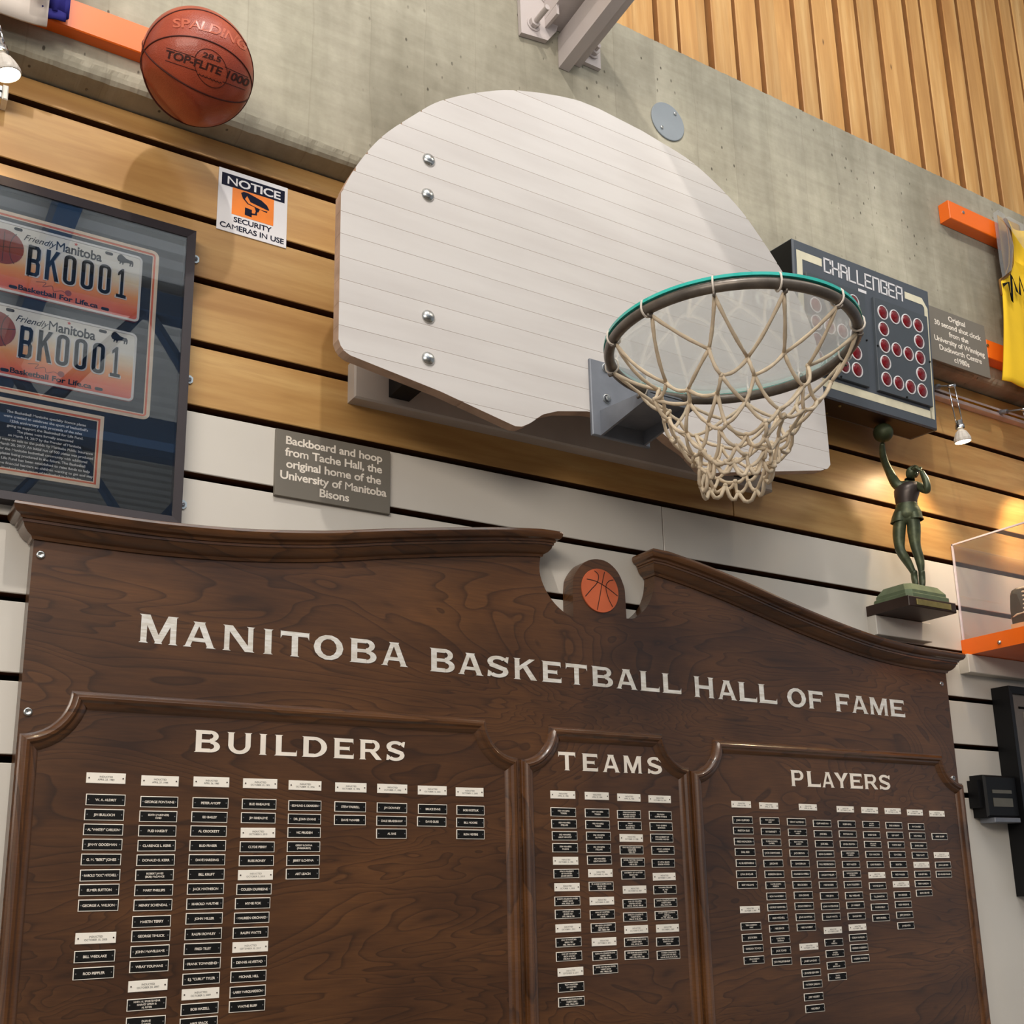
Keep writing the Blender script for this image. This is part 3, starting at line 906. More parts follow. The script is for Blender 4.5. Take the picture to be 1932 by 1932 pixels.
# name plates: (origin x, y, zoom) of the reading, columns of (x, y, text); '*' marks a white date plate
PL = [
 (120, 1430, 3.848, [
  [(308, 148, '*APRIL 23, 1983'), (305, 305, 'W. A. ALDRIT'), (295, 413, 'JIM BULLOCH'), (288, 521, 'AL "WHITEY" CARLSON'), (281, 629, 'JIMMY GOODMAN'), (272, 738, 'G. M. "BERT" JONES'), (265, 852, 'HAROLD "DOC" MITCHELL'), (257, 958, 'ELMER SUTTON'), (252, 1070, 'GEORGE A. WILSON'), (233, 1308, '*OCTOBER 15, 2005'), (225, 1440, 'BILL WEDLAKE'), (217, 1562, 'ROD PEPPLER')],
  [(700, 168, '*APRIL 27, 1984'), (694, 320, 'GEORGE FONTAINE'), (687, 425, 'EDITH (McKENZIE)/HAID'), (680, 530, 'PUD HAIGHT'), (675, 637, 'CLARENCE L. KERR'), (668, 742, 'DONALD G. KERR'), (660, 850, 'ROBERT JAMES/(BOB) McCANCE'), (654, 960, 'MARY PHILLIPS'), (648, 1068, 'HENRY SCHENDAL'), (638, 1187, 'MARTIN TERRY'), (633, 1291, 'GEORGE TIMLICK'), (626, 1403, 'JOHN McWILLIAMS'), (620, 1512, 'WRAY YOUMANS'), (612, 1653, '*OCTOBER 20, 2007'), (602, 1787, 'HARV-AL SPORTSWEAR/HARVEY LIPKIN &/AL RIMER'), (596, 1920, 'DUANE/WHYTE')],
  [(1073, 175, '*APRIL 26, 1985'), (1066, 328, 'PETER AMOFF'), (1058, 430, 'ED BAILEY'), (1052, 532, 'AL CROCKETT'), (1046, 637, 'BUD FRASER'), (1040, 740, 'DAVE HARDING'), (1035, 845, 'BILL KRUFT'), (1030, 950, 'JACK MATHESON'), (1025, 1058, 'HAROLD MAUTHE'), (1020, 1165, 'JOHN MILLER'), (1014, 1277, 'RALPH ROWLEY'), (1008, 1384, 'FRED TILEY'), (1004, 1492, 'FRANK TOWNSEND'), (998, 1602, 'E.J. "CURLY" TYLER'), (994, 1712, '*OCTOBER 3, 2009'), (987, 1820, 'BOB HAZELL'), (980, 1925, 'MIKE SPACK')],
  [(1427, 187, '*OCTOBER 23, 1991'), (1419, 336, 'BUD RHEAUME'), (1413, 436, 'JIM RHEAUME'), (1411, 544, '*OCTOBER 5, 2013'), (1405, 646, 'CLYDE PERRY'), (1399, 746, 'RUSS RONEY'), (1393, 850, '*OCTOBER 3, 2015'), (1382, 953, 'COLEEN DUFRESNE'), (1372, 1055, 'HYMIE FOX'), (1365, 1160, 'MAUREEN ORCHARD'), (1357, 1268, 'RALPH WATTS'), (1355, 1372, '*SEPTEMBER 30, 2017'), (1346, 1480, 'DENNIS ALVESTAD'), (1341, 1585, 'MICHAEL HILL'), (1336, 1695, 'LARRY MARQUARDSON'), (1331, 1800, 'WAYNE RUFF')]]),
 (500, 1440, 4.2, [
  [(317, 177, '*OCTOBER 15, 1994'), (315, 337, 'EDMUND S. DEARDEN'), (312, 443, 'DR. JOHN EVANS'), (309, 550, 'VIC PRUDEN'), (305, 662, 'GERRY ILCHYNA/(PARKHURST)'), (301, 770, 'JERRY ILCHYNA'), (297, 876, 'ART LEACH')],
  [(680, 193, '*OCTOBER 12, 1996'), (674, 346, 'STEW FARRELL'), (672, 450, 'DAVE McNABB')],
  [(1008, 203, '*OCTOBER 17, 1998'), (1005, 354, 'JIM DOWNEY'), (1002, 458, 'DALE BRADSHAW'), (1001, 558, 'AL RAE')],
  [(1325, 216, '*OCTOBER 13, 2001'), (1327, 364, 'BRUCE ENNS'), (1320, 463, 'DAVE GUSS')],
  [(1621, 229, '*OCTOBER 11, 2003'), (1627, 373, 'BOB KOSTIUK'), (1625, 471, 'BILL MOORE'), (1627, 564, 'RON MEYERS')]]),
 (1010, 1470, 4.293, [
  [(222, 127, '*APRIL 23, 1983'), (225, 267, '1925 WINNIPEG/TOILERS'), (231, 363, '1950 WINNIPEG/STELLARS'), (236, 460, '1952 WINNIPEG/LIGHT INFANTRY'), (240, 556, '1954 WINNIPEG/PAULINS'), (245, 662, '*OCTOBER 15, 1994'), (250, 765, '1970-73 UNIVERSITY/OF MANITOBA/JUNIOR BISONS'), (256, 875, '*OCTOBER 11, 2003'), (258, 988, 'DAKOTA COLLEGIATE LANCERS/VARSITY BOYS/1974, 1975 & 1977'), (262, 1092, 'NICOLLET INN/SENIOR MEN/1979, 1980 & 1982'), (266, 1206, '*OCTOBER 1, 2011'), (268, 1320, 'UNIV OF MANITOBA/BISON MEN/1983, 1984 & 1987'), (272, 1434, 'UNIV OF MANITOBA/BISON WOMEN/1995-96 & 1996-97'), (284, 1560, '*SEPTEMBER 30, 2017'), (288, 1683, 'TEAM MANITOBA/U19 WOMEN/1997'), (291, 1802, 'OAK PARK HIGH SCHOOL RAIDERS/VARSITY GIRLS/1995, 1996 & 1997')],
  [(497, 137, '*APRIL 27, 1984'), (499, 275, '1927 WINNIPEG/TOILERS'), (503, 370, '1932 WINNIPEG/TOILERS'), (510, 463, '1936 WINNIPEG/OLYMPICS'), (511, 560, '1951 WINNIPEG/STELLARS'), (518, 655, '1953 WINNIPEG/LIGHT INFANTRY'), (526, 762, '*OCTOBER 12, 1996'), (532, 868, 'ST. ANDREWS SUPER SAINTS/SENIOR MEN/1970 & 1972'), (538, 987, '*OCTOBER 15, 2005'), (541, 1096, 'UNIV OF MANITOBA/BISON WOMEN/1987-88'), (549, 1202, 'BRANDON UNIVERSITY/BOBCATS MEN/1987, 1988 & 1989'), (556, 1317, '*OCTOBER 5, 2013'), (562, 1428, 'GLENLAWN COLLEGIATE LIONS/VARSITY GIRLS/1988, 1989 & 1990'), (567, 1538, 'DANIEL McINTYRE HIGH SCHOOL/VARSITY BOYS/1985, 1986 & 1987')],
  [(757, 150, '*APRIL 26, 1985'), (757, 287, '1938-39 DOMINION/BUSINESS COLLEGE/SENIOR WOMEN'), (764, 377, '1946-47/ST. ANDREWS/SENIOR MEN'), (776, 477, '*OCTOBER 17, 1998'), (778, 574, 'ISAAC NEWTON HIGH SCHOOL/NORWESTERS/VARSITY BOYS/1956 & 1957'), (788, 673, 'DANIEL McINTYRE MAROONS/VARSITY BOYS/1958 & 1959'), (792, 775, 'UNIVERSITY OF MANITOBA/BISONS MEN/1976'), (803, 895, '*OCTOBER 20, 2007'), (803, 1007, 'UNIV OF WINNIPEG/WESMEN WOMEN/1992-93, 1993-94, 1994-95'), (808, 1115, 'DAKOTA COLLEGIATE/VARSITY BOYS/1996-97, 97-98, 98-99'), (816, 1217, '*OCTOBER 3, 2015'), (816, 1317, 'LORD SELKIRK HIGH SCHOOL ROYALS/VARSITY GIRLS/1972, 1973 & 1974'), (820, 1422, 'LORD SELKIRK HIGH SCHOOL ROYALS/VARSITY BOYS/1977, 1978, 1979 & 1981')],
  [(1006, 163, '*OCTOBER 23, 1991'), (1011, 295, 'FLIN FLON/COPPER KWEENS'), (1017, 385, 'YMCA QUEENS/BRANDON'), (1022, 478, '1970 UNIVERSITY OF/WINNIPEG WOMEN'), (1032, 577, '1972 ST. ANDREWS/SUPER SAINTS'), (1035, 681, 'ST. VITAL GRADS/SENIOR WOMEN'), (1043, 790, '*OCTOBER 13, 2001'), (1048, 895, 'WINNIPEG STELLARS/SR. MEN/1962'), (1054, 1000, 'DAKOTA COLLEGIATE LANCERS/VARSITY GIRLS/1976, 1977 & 1979'), (1060, 1102, 'VINCENT MASSEY COLLEGIATE/TROJANS/VARSITY BOYS/1981, 1982, 1984 & 1985'), (1070, 1207, '*OCTOBER 3, 2009'), (1072, 1315, 'BRANDON UNIV/BOBCATS MEN/1995-96'), (1077, 1422, 'WARREN COLLEGIATE/WILDCATS VAR GIRLS/1992-93, 93-94, 94-95, 95-96')]]),
 (1350, 1490, 4.111, [
  [(198, 114, '*APRIL 23, 1983'), (208, 236, 'JOHN CLIFFORD'), (214, 317, 'PRESTON ELLIS'), (220, 402, 'FRED INGALDSON'), (227, 483, 'EARL REID'), (235, 569, 'AL SILVERTHORNE'), (238, 655, 'LYNN SINCLAIR'), (246, 738, 'ROY WILLIAMS'), (266, 929, '*OCTOBER 11, 2003'), (273, 1058, 'TRISH ANDERSON/MARY'), (282, 1146, 'JOE DOBIN'), (290, 1231, 'GORDON TOMCH'), (297, 1321, 'SERAH ROBSON/TIMMER')],
  [(411, 125, '*APRIL 27, 1984'), (418, 243, 'FRAN GRAHAM/HART'), (427, 325, 'RAY BARNETT'), (432, 408, 'FLORENCE (CHILD)/CAMPBELL'), (440, 490, 'JACK CARMICHAEL'), (447, 572, 'JOE DAVIS'), (455, 655, 'GORDON GUNN'), (463, 740, 'WALTER (HARRY)/FORESON'), (470, 826, 'RON McANDREW'), (477, 910, 'GEORGE McDONNELL'), (484, 993, 'ALEX MITCHELL'), (492, 1075, 'MIKE SPACK'), (500, 1161, 'ALICE (TOBY)/DOUGALS'), (506, 1247, 'JACK TOMES'), (514, 1331, 'JEAN PHILLIPS BEASLEY')],
  [(715, 136, '*APRIL 26, 1985'), (626, 250, 'GRANT ALTRIDGE'), (634, 331, 'SAM OLIVER/HARDY'), (641, 413, 'ELSA MAXWELL/LINDSAY'), (646, 492, 'JACK BROWN'), (655, 573, 'DAVE BRAUN'), (661, 653, 'CHARLIE CAMPBELL'), (670, 737, 'BRUCE DEEN'), (680, 818, 'DON DUNKE'), (686, 902, 'DOUG FOREMAN'), (695, 987, 'JOHN HAMPTON'), (703, 1066, 'MIKE McMURDY'), (723, 1217, '*OCTOBER 15, 2005'), (733, 1326, 'JANET LAMOND'), (741, 1418, 'JENNIFER BEAMISH'), (752, 1508, 'MATHEW JORDAN'), (760, 1605, 'JOEY VICKERY'), (770, 1695, 'MIKE KELLY')],
  [(825, 262, 'CLIFF HARTMAN'), (832, 343, 'JAKE BELL'), (841, 420, 'JACK BELL'), (848, 499, 'KEVIN CLARKSON'), (857, 578, 'PAUL FREDERICKSON'), (866, 660, 'LINDSAY PHILLIPS'), (872, 738, 'MIKE ROGERS'), (881, 822, 'MIKE JENN'), (889, 903, 'JOHN WATERHOUSE'), (897, 984, 'CALUM WATTS'), (909, 1090, '*OCTOBER 20, 2007'), (916, 1183, 'JEFF/FORESON'), (925, 1270, 'SANDRA/HAMILTON'), (934, 1360, 'ERIC/BRIDGLAND'), (944, 1449, 'TANYA/CURRELL')],
  [(1005, 152, '*OCTOBER 23, 1991'), (1016, 267, 'ROBIN BALL'), (1024, 344, 'PAT DALMAN'), (1032, 422, 'LYNDA FENTON'), (1042, 500, 'LESLEY OGDEN/CAMERON'), (1050, 579, 'ROY McLEOD'), (1057, 655, 'HAROLD & DOREEN/CAMERON'), (1063, 735, 'ALAN TOLLEFSEN'), (1073, 820, 'BILL WEDLAKE'), (1083, 895, 'JIM WRIGHT'), (1093, 980, 'DAVE SMITH'), (1100, 1067, '*OCTOBER 3, 2009'), (1104, 1145, 'COLIN McMULLIN'), (1112, 1225, 'GORDON ANDERSON'), (1122, 1308, 'ANDREA WATSON')],
  [(1194, 160, '*OCTOBER 15, 1994'), (1205, 270, 'WALTER/BURTON'), (1210, 350, 'BARRY GAIR'), (1218, 425, 'CARL JAMES/MAXWELL'), (1228, 502, 'TOM WALTON'), (1239, 580, 'GARY PEARSON'), (1250, 663, '*OCTOBER 1, 2011'), (1256, 745, 'WAYNE LEMMY'), (1265, 828, 'T.L. JOHNSTON'), (1272, 910, 'MAXINE KELLY'), (1282, 993, 'KEITH RUSSELL')],
  [(1373, 166, '*OCTOBER 12, 1996'), (1382, 278, 'DICK GORDON'), (1390, 353, 'LES McKAY'), (1400, 428, 'MARTIN RILEY'), (1408, 504, 'TOM STEED'), (1417, 580, 'ROB TEN'), (1427, 657, 'RICK WALKER'), (1438, 733, '*OCTOBER 5, 2013'), (1447, 815, 'DAN BECKER'), (1455, 890, 'NORM FROEMEL'), (1466, 970, 'JOEY JOHNSON'), (1475, 1053, 'JAMIE SMITH')],
  [(1545, 177, '*OCTOBER 17, 1998'), (1555, 287, 'PAM DANFELT'), (1564, 358, 'ROB WHALE'), (1575, 434, 'DARYL KIRBY'), (1584, 508, 'TRISH WATT'), (1596, 583, '*OCTOBER 3, 2015'), (1604, 655, 'EARNEST BELL'), (1607, 728, 'TERRY GARROW'), (1617, 800, 'KEVIN GRAVES')],
  [(1716, 187, '*OCTOBER 13, 2001'), (1736, 363, 'KIRBY SCHEPP'), (1752, 508, '*SEPTEMBER 30, 2017'), (1763, 584, 'JOHN LOEWEN'), (1769, 655, 'BEN SCHOENTHALER')]]),
]
SZ = [(0.0670, 0.0185, 0.0670, 0.0198), (0.0670, 0.0185, 0.0670, 0.0198), (0.0665, 0.0172, 0.0672, 0.0195), (0.0640, 0.0160, 0.0655, 0.0178)]
HW_ = {}


def plate_mesh(kind, w, h):
    key = (kind, w)
    if key in HW_: return HW_[key]
    mb = MB()
    x, z = w / 2, h / 2
    if kind == 'w':
        mb.cbox(-x, x, -0.0016, 0, -z, z, 0.0005, 0)
    else:
        mb.cbox(-x, x, -0.0016, 0, -z, z, 0.0004, 0)
        e = 0.0013
        mb.box(-x + e, x - e, -0.0018, -0.0014, -z + e, z - e, 1)
    for sx in (-1, 1):
        mb.lathe((sx * (x - 0.0045), -0.0016, 0), (0, -1, 0), [(0.0013, 0), (0.0013, 0.0008), (0, 0.0010)], 8, 2)
    me = bpy.data.meshes.new('nameplate')
    me.from_pydata(mb.v, [], mb.f)
    for m in (M['white_plate'], M['black_plate'], M['ebony'] if kind == 'w' else M['steel']): me.materials.append(m)
    me.polygons.foreach_set('material_index', mb.m)
    HW_[key] = me
    return me


rl = random.Random(5)
for gi, (ox, oy, zm, cols) in enumerate(PL):
    ww, wh, bw, bh = SZ[gi]
    for col in cols:
        for px_, py_, tx in col:
            p = at(ox + px_ / zm, oy + py_ / zm, BY)
            white = tx[0] == '*'
            w, h = (ww, wh) if white else (bw, bh)
            o = bpy.data.objects.new('nameplate', plate_mesh('w' if white else 'b', w, h))
            COL.objects.link(o); o.parent = board
            loc = Vector((p.x, BY, p.z)) - ROOT[board.name]
            o.location = loc
            tilt = rl.uniform(-0.006, 0.006)
            o.rotation_euler = (0, tilt, 0)
            lines = ['INDUCTED', tx[1:]] if white else tx.split('/')
            n = len(lines)
            ch = {1: 0.0040, 2: 0.0034, 3: 0.0032, 4: 0.0027}[n] * (1.1 if (not white and n == 1) else 1)
            if white: ch = 0.0033
            step = ch * 1.55 if n < 4 else ch * 1.4
            mb = MB()
            for i, ln in enumerate(lines):
                zc = (n - 1) / 2 * step - i * step - ch / 2
                vs, fs, tw = text2d(ln, 'n' if white else 'b')
                kx = min(ch, (w - 0.013) / tw)
                mb.add([(q_[0] * kx, -0.0021 if not white else -0.0018, zc + q_[1] * ch) for q_ in vs], fs)
            me = bpy.data.meshes.new('lettering'); me.from_pydata(mb.v, [], mb.f)
            me.materials.append((M['faint'] if ('2015' in tx or '2017' in tx) else M['ink']) if white else M['paint_white'])
            t = bpy.data.objects.new('lettering', me); COL.objects.link(t); t.parent = o

# ------------------------------------------------------------------ backboard and hoop
FB = -0.222
hoop = thing('basketball_hoop', (1.5, 0.0, 2.586), 'white fan-shaped wooden backboard with grey rim and white cord net', 'basketball hoop')
topc = [(643.5, 363.8), (672.5, 313), (719.6, 258.7), (781, 217), (832, 190), (908, 173.5), (980.4, 170.7), (1071, 184.4), (1130, 205), (1200, 240.6), (1229.6, 258), (1308.5, 308), (1387, 384), (1436, 450), (1473, 507.5), (1512.8, 576), (1533, 625), (1549, 672)]
botc = [(639.5, 640), (645, 658), (660, 670), (687, 681), (830, 738), (952, 795), (972, 804), (985, 805), (1001, 798), (1024, 782), (1053, 775.5), (1107, 776)]
tp = [(at(u, v, FB).x, at(u, v, FB).z) for u, v in topc]
xl, xr = at(641, 500, FB).x, at(1566, 870, FB).x
bp = [(at(u, v, FB).x, at(u, v, FB).z) for u, v in botc]
bp2 = [(at(u, v, FB).x, at(u, v, FB).z) for u, v in [(1190, 790), (1248, 815.4), (1266, 831), (1297, 852.7), (1322, 880.6), (1332, 891), (1345, 893), (1359.5, 891.5), (1500, 888.5), (1550, 887.5), (1562, 884), (1566, 877)]]
tp[0] = (xl, tp[0][1]); bp[0] = (xl, bp[0][1])
mid = (bp[-1][0] + bp2[0][0]) / 2
bot = bp + bp2
top = sorted(set(tp + [(xr, tp[-1][1] - 0.002)])); bot[-1] = (xr, bot[-1][1]); bot = sorted(set(bot))


def lerp_tab(tab, x):
    if x <= tab[0][0]: return tab[0][1]
    for (a, b), (c, d) in zip(tab[:-1], tab[1:]):
        if x <= c: return b + (d - b) * (x - a) / max(c - a, 1e-9)
    return tab[-1][1]


topS = catmull(top, 5)
seams = [2.52]
e1, e2 = at(641, 150 + 1155 / 2.76, FB).z, at(641, 150 + 797 / 2.76, FB).z
pit = (e2 - e1) / 3
z = e1 - 8 * pit
seams = [z + pit * k for k in range(26)]
NX = 260
xs_ = [xl + (xr - xl) * i / NX for i in range(NX + 1)]
for a, b in zip(seams[:-1], seams[1:]):
    runs = []; cur = []
    for x in xs_:
        lo = max(a + 0.0003, lerp_tab(bot, x)); hi = min(b - 0.0003, lerp_tab(topS, x))
        if hi - lo > 0.0008: cur.append((x, lo, hi))
        else:
            if len(cur) > 1: runs.append(cur)
            cur = []
    if len(cur) > 1: runs.append(cur)
    for r_ in runs:
        # thin the straight stretches
        keep = [r_[0]]
        for i in range(1, len(r_) - 1):
            p0, p1, p2 = keep[-1], r_[i], r_[i + 1]
            k = (p1[0] - p0[0]) / (p2[0] - p0[0])
            if abs(p0[1] + (p2[1] - p0[1]) * k - p1[1]) > 2e-4 or abs(p0[2] + (p2[2] - p0[2]) * k - p1[2]) > 2e-4 or p1[0] - p0[0] > 0.25: keep.append(p1)
        keep.append(r_[-1])
        mb = MB(); n = len(keep)
        vs = []
        for yy in (FB, FB + 0.028):
            for x, lo, hi in keep: vs += [(x, yy, lo), (x, yy, hi)]
        fs, ms = [], []
        o_ = 2 * n
        for i in range(n - 1):
            q0 = 2 * i
            fs += [(q0, q0 + 2, q0 + 3, q0 + 1), (o_ + q0, o_ + q0 + 1, o_ + q0 + 3, o_ + q0 + 2), (q0, o_ + q0, o_ + q0 + 2, q0 + 2), (q0 + 1, q0 + 3, o_ + q0 + 3, o_ + q0 + 1)]
            ms += [0, 1, 1, 1]
        fs += [(0, 1, o_ + 1, o_), (2 * n - 2, o_ + 2 * n - 2, o_ + 2 * n - 1, 2 * n - 1)]; ms += [1, 1]
        mb.v = vs; mb.f = fs; mb.m = ms
        mb.build('plank', [M['bbwhite'], M['bbedge']], hoop)
# black brackets between the mounting timbers and the back of the planks
sq0, sq1 = at(736, 722, -0.045), at(774, 756, -0.045)
for xm in (sq0.x, sq0.x + 1.02):
    for zm in (sq1.z, 3.062):
        mb = MB().cbox(xm, xm + (sq1.x - sq0.x), FB + 0.0285, -0.0385, zm, zm + 0.062, 0.002)
        mb.build('mounting_bracket', M['black'], hoop)
for u, v in ((809, 302), (807, 368), (808, 598), (808, 677), (1445, 800), (1461, 848)):
    p = at(u, v, FB)
    MB().lathe((p.x, FB, p.z), (0, -1, 0), [(0.0155, 0), (0.0155, 0.001), (0.0125, 0.005), (0.007, 0.0075), (0, 0.0082)], 20).build('bolt', M['steel'], hoop, True)

# bracket plate
PBY = FB - 0.009
bq0, bq1 = at(1119, 819, PBY), at(1220, 705, PBY)
mb = MB().cbox(bq0.x, bq1.x, PBY, FB - 0.0005, bq0.z, bq1.z, 0.002)
bplate = mb.build('bracket_plate', M['zinc'], hoop)
for u, v in ((1143, 695), (1145, 753), (1214, 722)):
    p = at(u, v, PBY)
    MB().lathe((p.x, PBY, p.z), (0, -1, 0), [(0.0115, 0), (0.0115, 0.0015), (0.010, 0.002)], 18).lathe((p.x, PBY - 0.0015, p.z), (0, -1, 0), [(0.0075, 0), (0.0075, 0.005), (0.006, 0.0068), (0, 0.007)], 6).build('bolt', M['steel'], hoop)
RC = Vector((1.440, -0.628, 2.634)); RR = 0.2415; TR = 0.0105
# rim support arm: open-bottomed channel with tapering cheeks
ax0, ax1 = bq0.x + 0.022, bq0.x + 0.150
mb = MB()
for xx in (ax0, ax1 - 0.006):
    y0, y1 = RC.y + RR * 0.93, PBY
    mb.add([(xx, y1, bq0.z + 0.002), (xx, y0, 2.612), (xx, y0, 2.630), (xx, y1, bq0.z + 0.062), (xx + 0.006, y1, bq0.z + 0.002), (xx + 0.006, y0, 2.612), (xx + 0.006, y0, 2.630), (xx + 0.006, y1, bq0.z + 0.062)],
           [(0, 3, 2, 1), (4, 5, 6, 7), (0, 1, 5, 4), (3, 7, 6, 2), (1, 2, 6, 5), (0, 4, 7, 3)])
mb.box(ax0 + 0.006, ax1 - 0.006, RC.y + RR * 0.93, PBY, 2.624, 2.630)
mb.box(ax0 + 0.006, ax1 - 0.006, RC.y + RR * 0.93, RC.y + RR * 0.93 + 0.006, 2.610, 2.626)
mb.build('support_arm', M['zinc'], hoop)
# rim
mb = MB().tube([(RC.x + RR * cos(2 * pi * i / 96), RC.y + RR * sin(2 * pi * i / 96), RC.z) for i in range(96)], TR, 14, closed=True)
rim = mb.build('rim', M['rim'], hoop, True)
# acrylic disc lying on the rim
mb = MB()
prf = [(0, 0.0), (RR + 0.003, 0.0), (RR + 0.0105, 0.0), (RR + 0.0105, 0.006), (RR + 0.006, 0.006), (0, 0.006)]
mb.lathe((RC.x, RC.y, RC.z + TR), (0, 0, 1), prf[:2], 96, 0)
mb.lathe((RC.x, RC.y, RC.z + TR), (0, 0, 1), prf[1:5], 96, 1)
mb.lathe((RC.x, RC.y, RC.z + TR), (0, 0, 1), prf[4:], 96, 0)
mb.build('cover_disc', [M['disc_pane'], M['teal']], hoop, False, 'clear acrylic disc with teal edge lying on the rim')
# net: hooks, ties and cord
NH = 12
PH0 = 0.18
hk = []
for i in range(NH):
    a = 2 * pi * i / NH + PH0
    d = Vector((cos(a), sin(a), 0))
    p = RC + d * (RR - 0.004) + Vector((0, 0, -TR - 0.004)); hk.append(p)
    MB().tube([p + Vector((0, 0, 0.005)), p + Vector((0, 0, -0.003)) + d * 0.004, p + d * 0.010 + Vector((0, 0, -0.004)), p + d * 0.013], [0.0028, 0.003, 0.0028, 0.0018], 6).build('net_hook', M['rim'], hoop, True)
    t = Vector((-sin(a), cos(a), 0)) * random.uniform(-0.012, 0.012)
    mb = MB().tube([RC + t + d * (RR + (TR + 0.003) * cos(w_)) + Vector((0, 0, (TR + 0.003) * sin(w_) + (0.006 if sin(w_) > 0.3 else 0))) for w_ in [2 * pi * k / 14 for k in range(14)]], 0.0021, 6, closed=True)
    mb.build('net_tie', M['tie'], hoop, True)
rn = random.Random(21)
lev = [(0.092, 0.166), (0.130, 0.145), (0.163, 0.124), (0.193, 0.105), (0.218, 0.089), (0.240, 0.075), (0.258, 0.068), (0.272, 0.066)]
axis_top = RC.copy(); nodes = [hk]
for j, (dz, r_) in enumerate(lev):
    row = []
    cen = RC + Vector((-0.001 * j, 0.0, -dz))
    for i in range(NH):
        a = 2 * pi * (i + (0.5 if j % 2 == 0 else 0.0)) / NH + PH0 + rn.uniform(-0.13, 0.13)
        rj = r_ * (1 + rn.uniform(-0.13, 0.13))
        row.append(cen + Vector((cos(a) * rj, sin(a) * rj, rn.uniform(-0.016, 0.016) * (1 if j else 0.7))))
    nodes.append(row)
mb = MB()


def strand(p, q_, sag, r=0.0036):
    pts = []
    n = 6
    out = ((p + q_) / 2 - Vector((RC.x, RC.y, ((p + q_) / 2).z)))
    out = out.normalized() if out.length > 1e-4 else Vector((0, 0, 0))
    s2 = rn.uniform(-0.006, 0.008)
    for k in range(n + 1):
        t = k / n
        pts.append(p.lerp(q_, t) + Vector((0, 0, -sag * 4 * t * (1 - t))) + out * s2 * 4 * t * (1 - t))
    mb.tube(pts, [r * (1 + 0.12 * sin(k * 2.1)) for k in range(n + 1)], 7)


for j in range(len(lev)):
    A, Bn = nodes[j], nodes[j + 1]
    for i in range(NH):
        if j % 2 == 0: pr_ = (Bn[i], Bn[i - 1])
        else: pr_ = (Bn[i], Bn[(i + 1) % NH])
        for q_ in pr_:
            off = (q_ - A[i]).normalized() * 0.0
            strand(A[i], q_, 0.004 + 0.006 * rn.random())
for j in range(1, len(nodes)):
    for p in nodes[j]: mb.sphere(p, 0.0052, 8)
for i in range(NH):       # bottom loops
    p, q_ = nodes[-1][i], nodes[-1][(i + 1) % NH]
    m_ = (p + q_) / 2 + Vector((0, 0, -0.022))
    mb.tube([p, p.lerp(m_, 0.6) + Vector((0, 0, -0.006)), m_, q_.lerp(m_, 0.6) + Vector((0, 0, -0.006)), q_], 0.0040, 7)
mb.build('net', M['cord'], hoop, True)

# timber behind the board
b0 = at(657, 725, 0.0)
bm = MB().cbox(0.8905, 2.136, -0.038, -0.0003, 2.645, 2.737, 0.004)
bo = bm.build('mounting_beam', M['beam'], None)
tag(bo, 'grey painted timber batten across the planks below the backboard', 'beam')
MB().cbox(0.93, 2.10, -0.038, -0.0003, 3.05, 3.142, 0.004).build('batten', M['beam'], hoop)


# ------------------------------------------------------------------ basketball
ball_c = at(373, 127.5, -0.197); BR = 0.1076
ball = thing('basketball', ball_c, 'reddish orange leather basketball, slightly deflated, fixed on the concrete above the planks', 'basketball')


def on_ball(u, v, lift=0.0):
    d = (FWD + RGT * ((u - CX) / FPX) - UPV * ((v - CY) / FPX)).normalized()
    oc = CAM - ball_c
    b = oc.dot(d); c = oc.dot(oc) - BR * BR
    disc = b * b - c
    t = -b - sqrt(max(disc, 0))
    p = CAM + d * t
    return ball_c + (p - ball_c).normalized() * (BR + lift)


mb = MB().sphere(ball_c, BR, 64)
dl = (at(295, 215, -0.172) - ball_c).normalized()
vs = []
for p in mb.v:
    d = (Vector(p) - ball_c); k = d.normalized().dot(dl)
    if k > 0.80: d = d - dl * ((k - 0.80) * BR * 0.62)
    vs.append(tuple(ball_c + d))
mb.v = vs
bb = mb.build('shell', M['rubber'], ball, True)
MB().lathe((ball_c.x, CF - 0.0003, ball_c.z), (0, -1, 0), [(0.02, 0), (0.02, 0.035), (0, 0.035)], 16).build('wall_mount', M['black'], ball)


def circle3(pts3, lift=0.0, n=90, r=0.0019):
    """circle on the ball through three of its points"""
    a, b, c = [p - ball_c for p in pts3]
    nn = (b - a).cross(c - a).normalized()
    h = nn.dot(a); rr_ = sqrt(max(BR * BR - h * h, 1e-8))
    u = (a - nn * h).normalized(); w = nn.cross(u)
    return [ball_c + nn * h + (u * cos(2 * pi * i / n) + w * sin(2 * pi * i / n)) * (rr_ + lift) for i in range(n)]


sm = MB()
for tri in (((283, 84), (352, 68), (474, 152)), ((279, 105), (345, 157), (462, 191)), ((300, 40), (268, 128), (330, 225))):
    sm.tube(circle3([on_ball(*t) for t in tri], -0.0002), 0.0017, 6, closed=True)
sm.build('seam', plain('dark_seam', srgb(70, 24, 16), 0.6), ball, True)


def ball_text(s, u0, v0, u1, v1, h, wt='b', bow=0.0, hpx=None):
    """text laid on the ball between two image positions, h px high"""
    vs, fs, w = text2d(s, wt)
    L = sqrt((u1 - u0) ** 2 + (v1 - v0) ** 2); tx, tz = (u1 - u0) / L, (v1 - v0) / L
    P = []
    for a, b in vs:
        t = (a / w + 0.5)
        bo_ = bow * 4 * t * (1 - t)
        th = 4 * bow * (1 - 2 * t) / L
        ang = math.atan2(tz, tx) - math.atan(th)
        u = u0 + tx * L * t + tz * bo_ + sin(ang) * b * h
        v = v0 + tz * L * t - tx * bo_ - cos(ang) * b * h
        P.append(on_ball(u, v, 0.0007))
    return P, fs


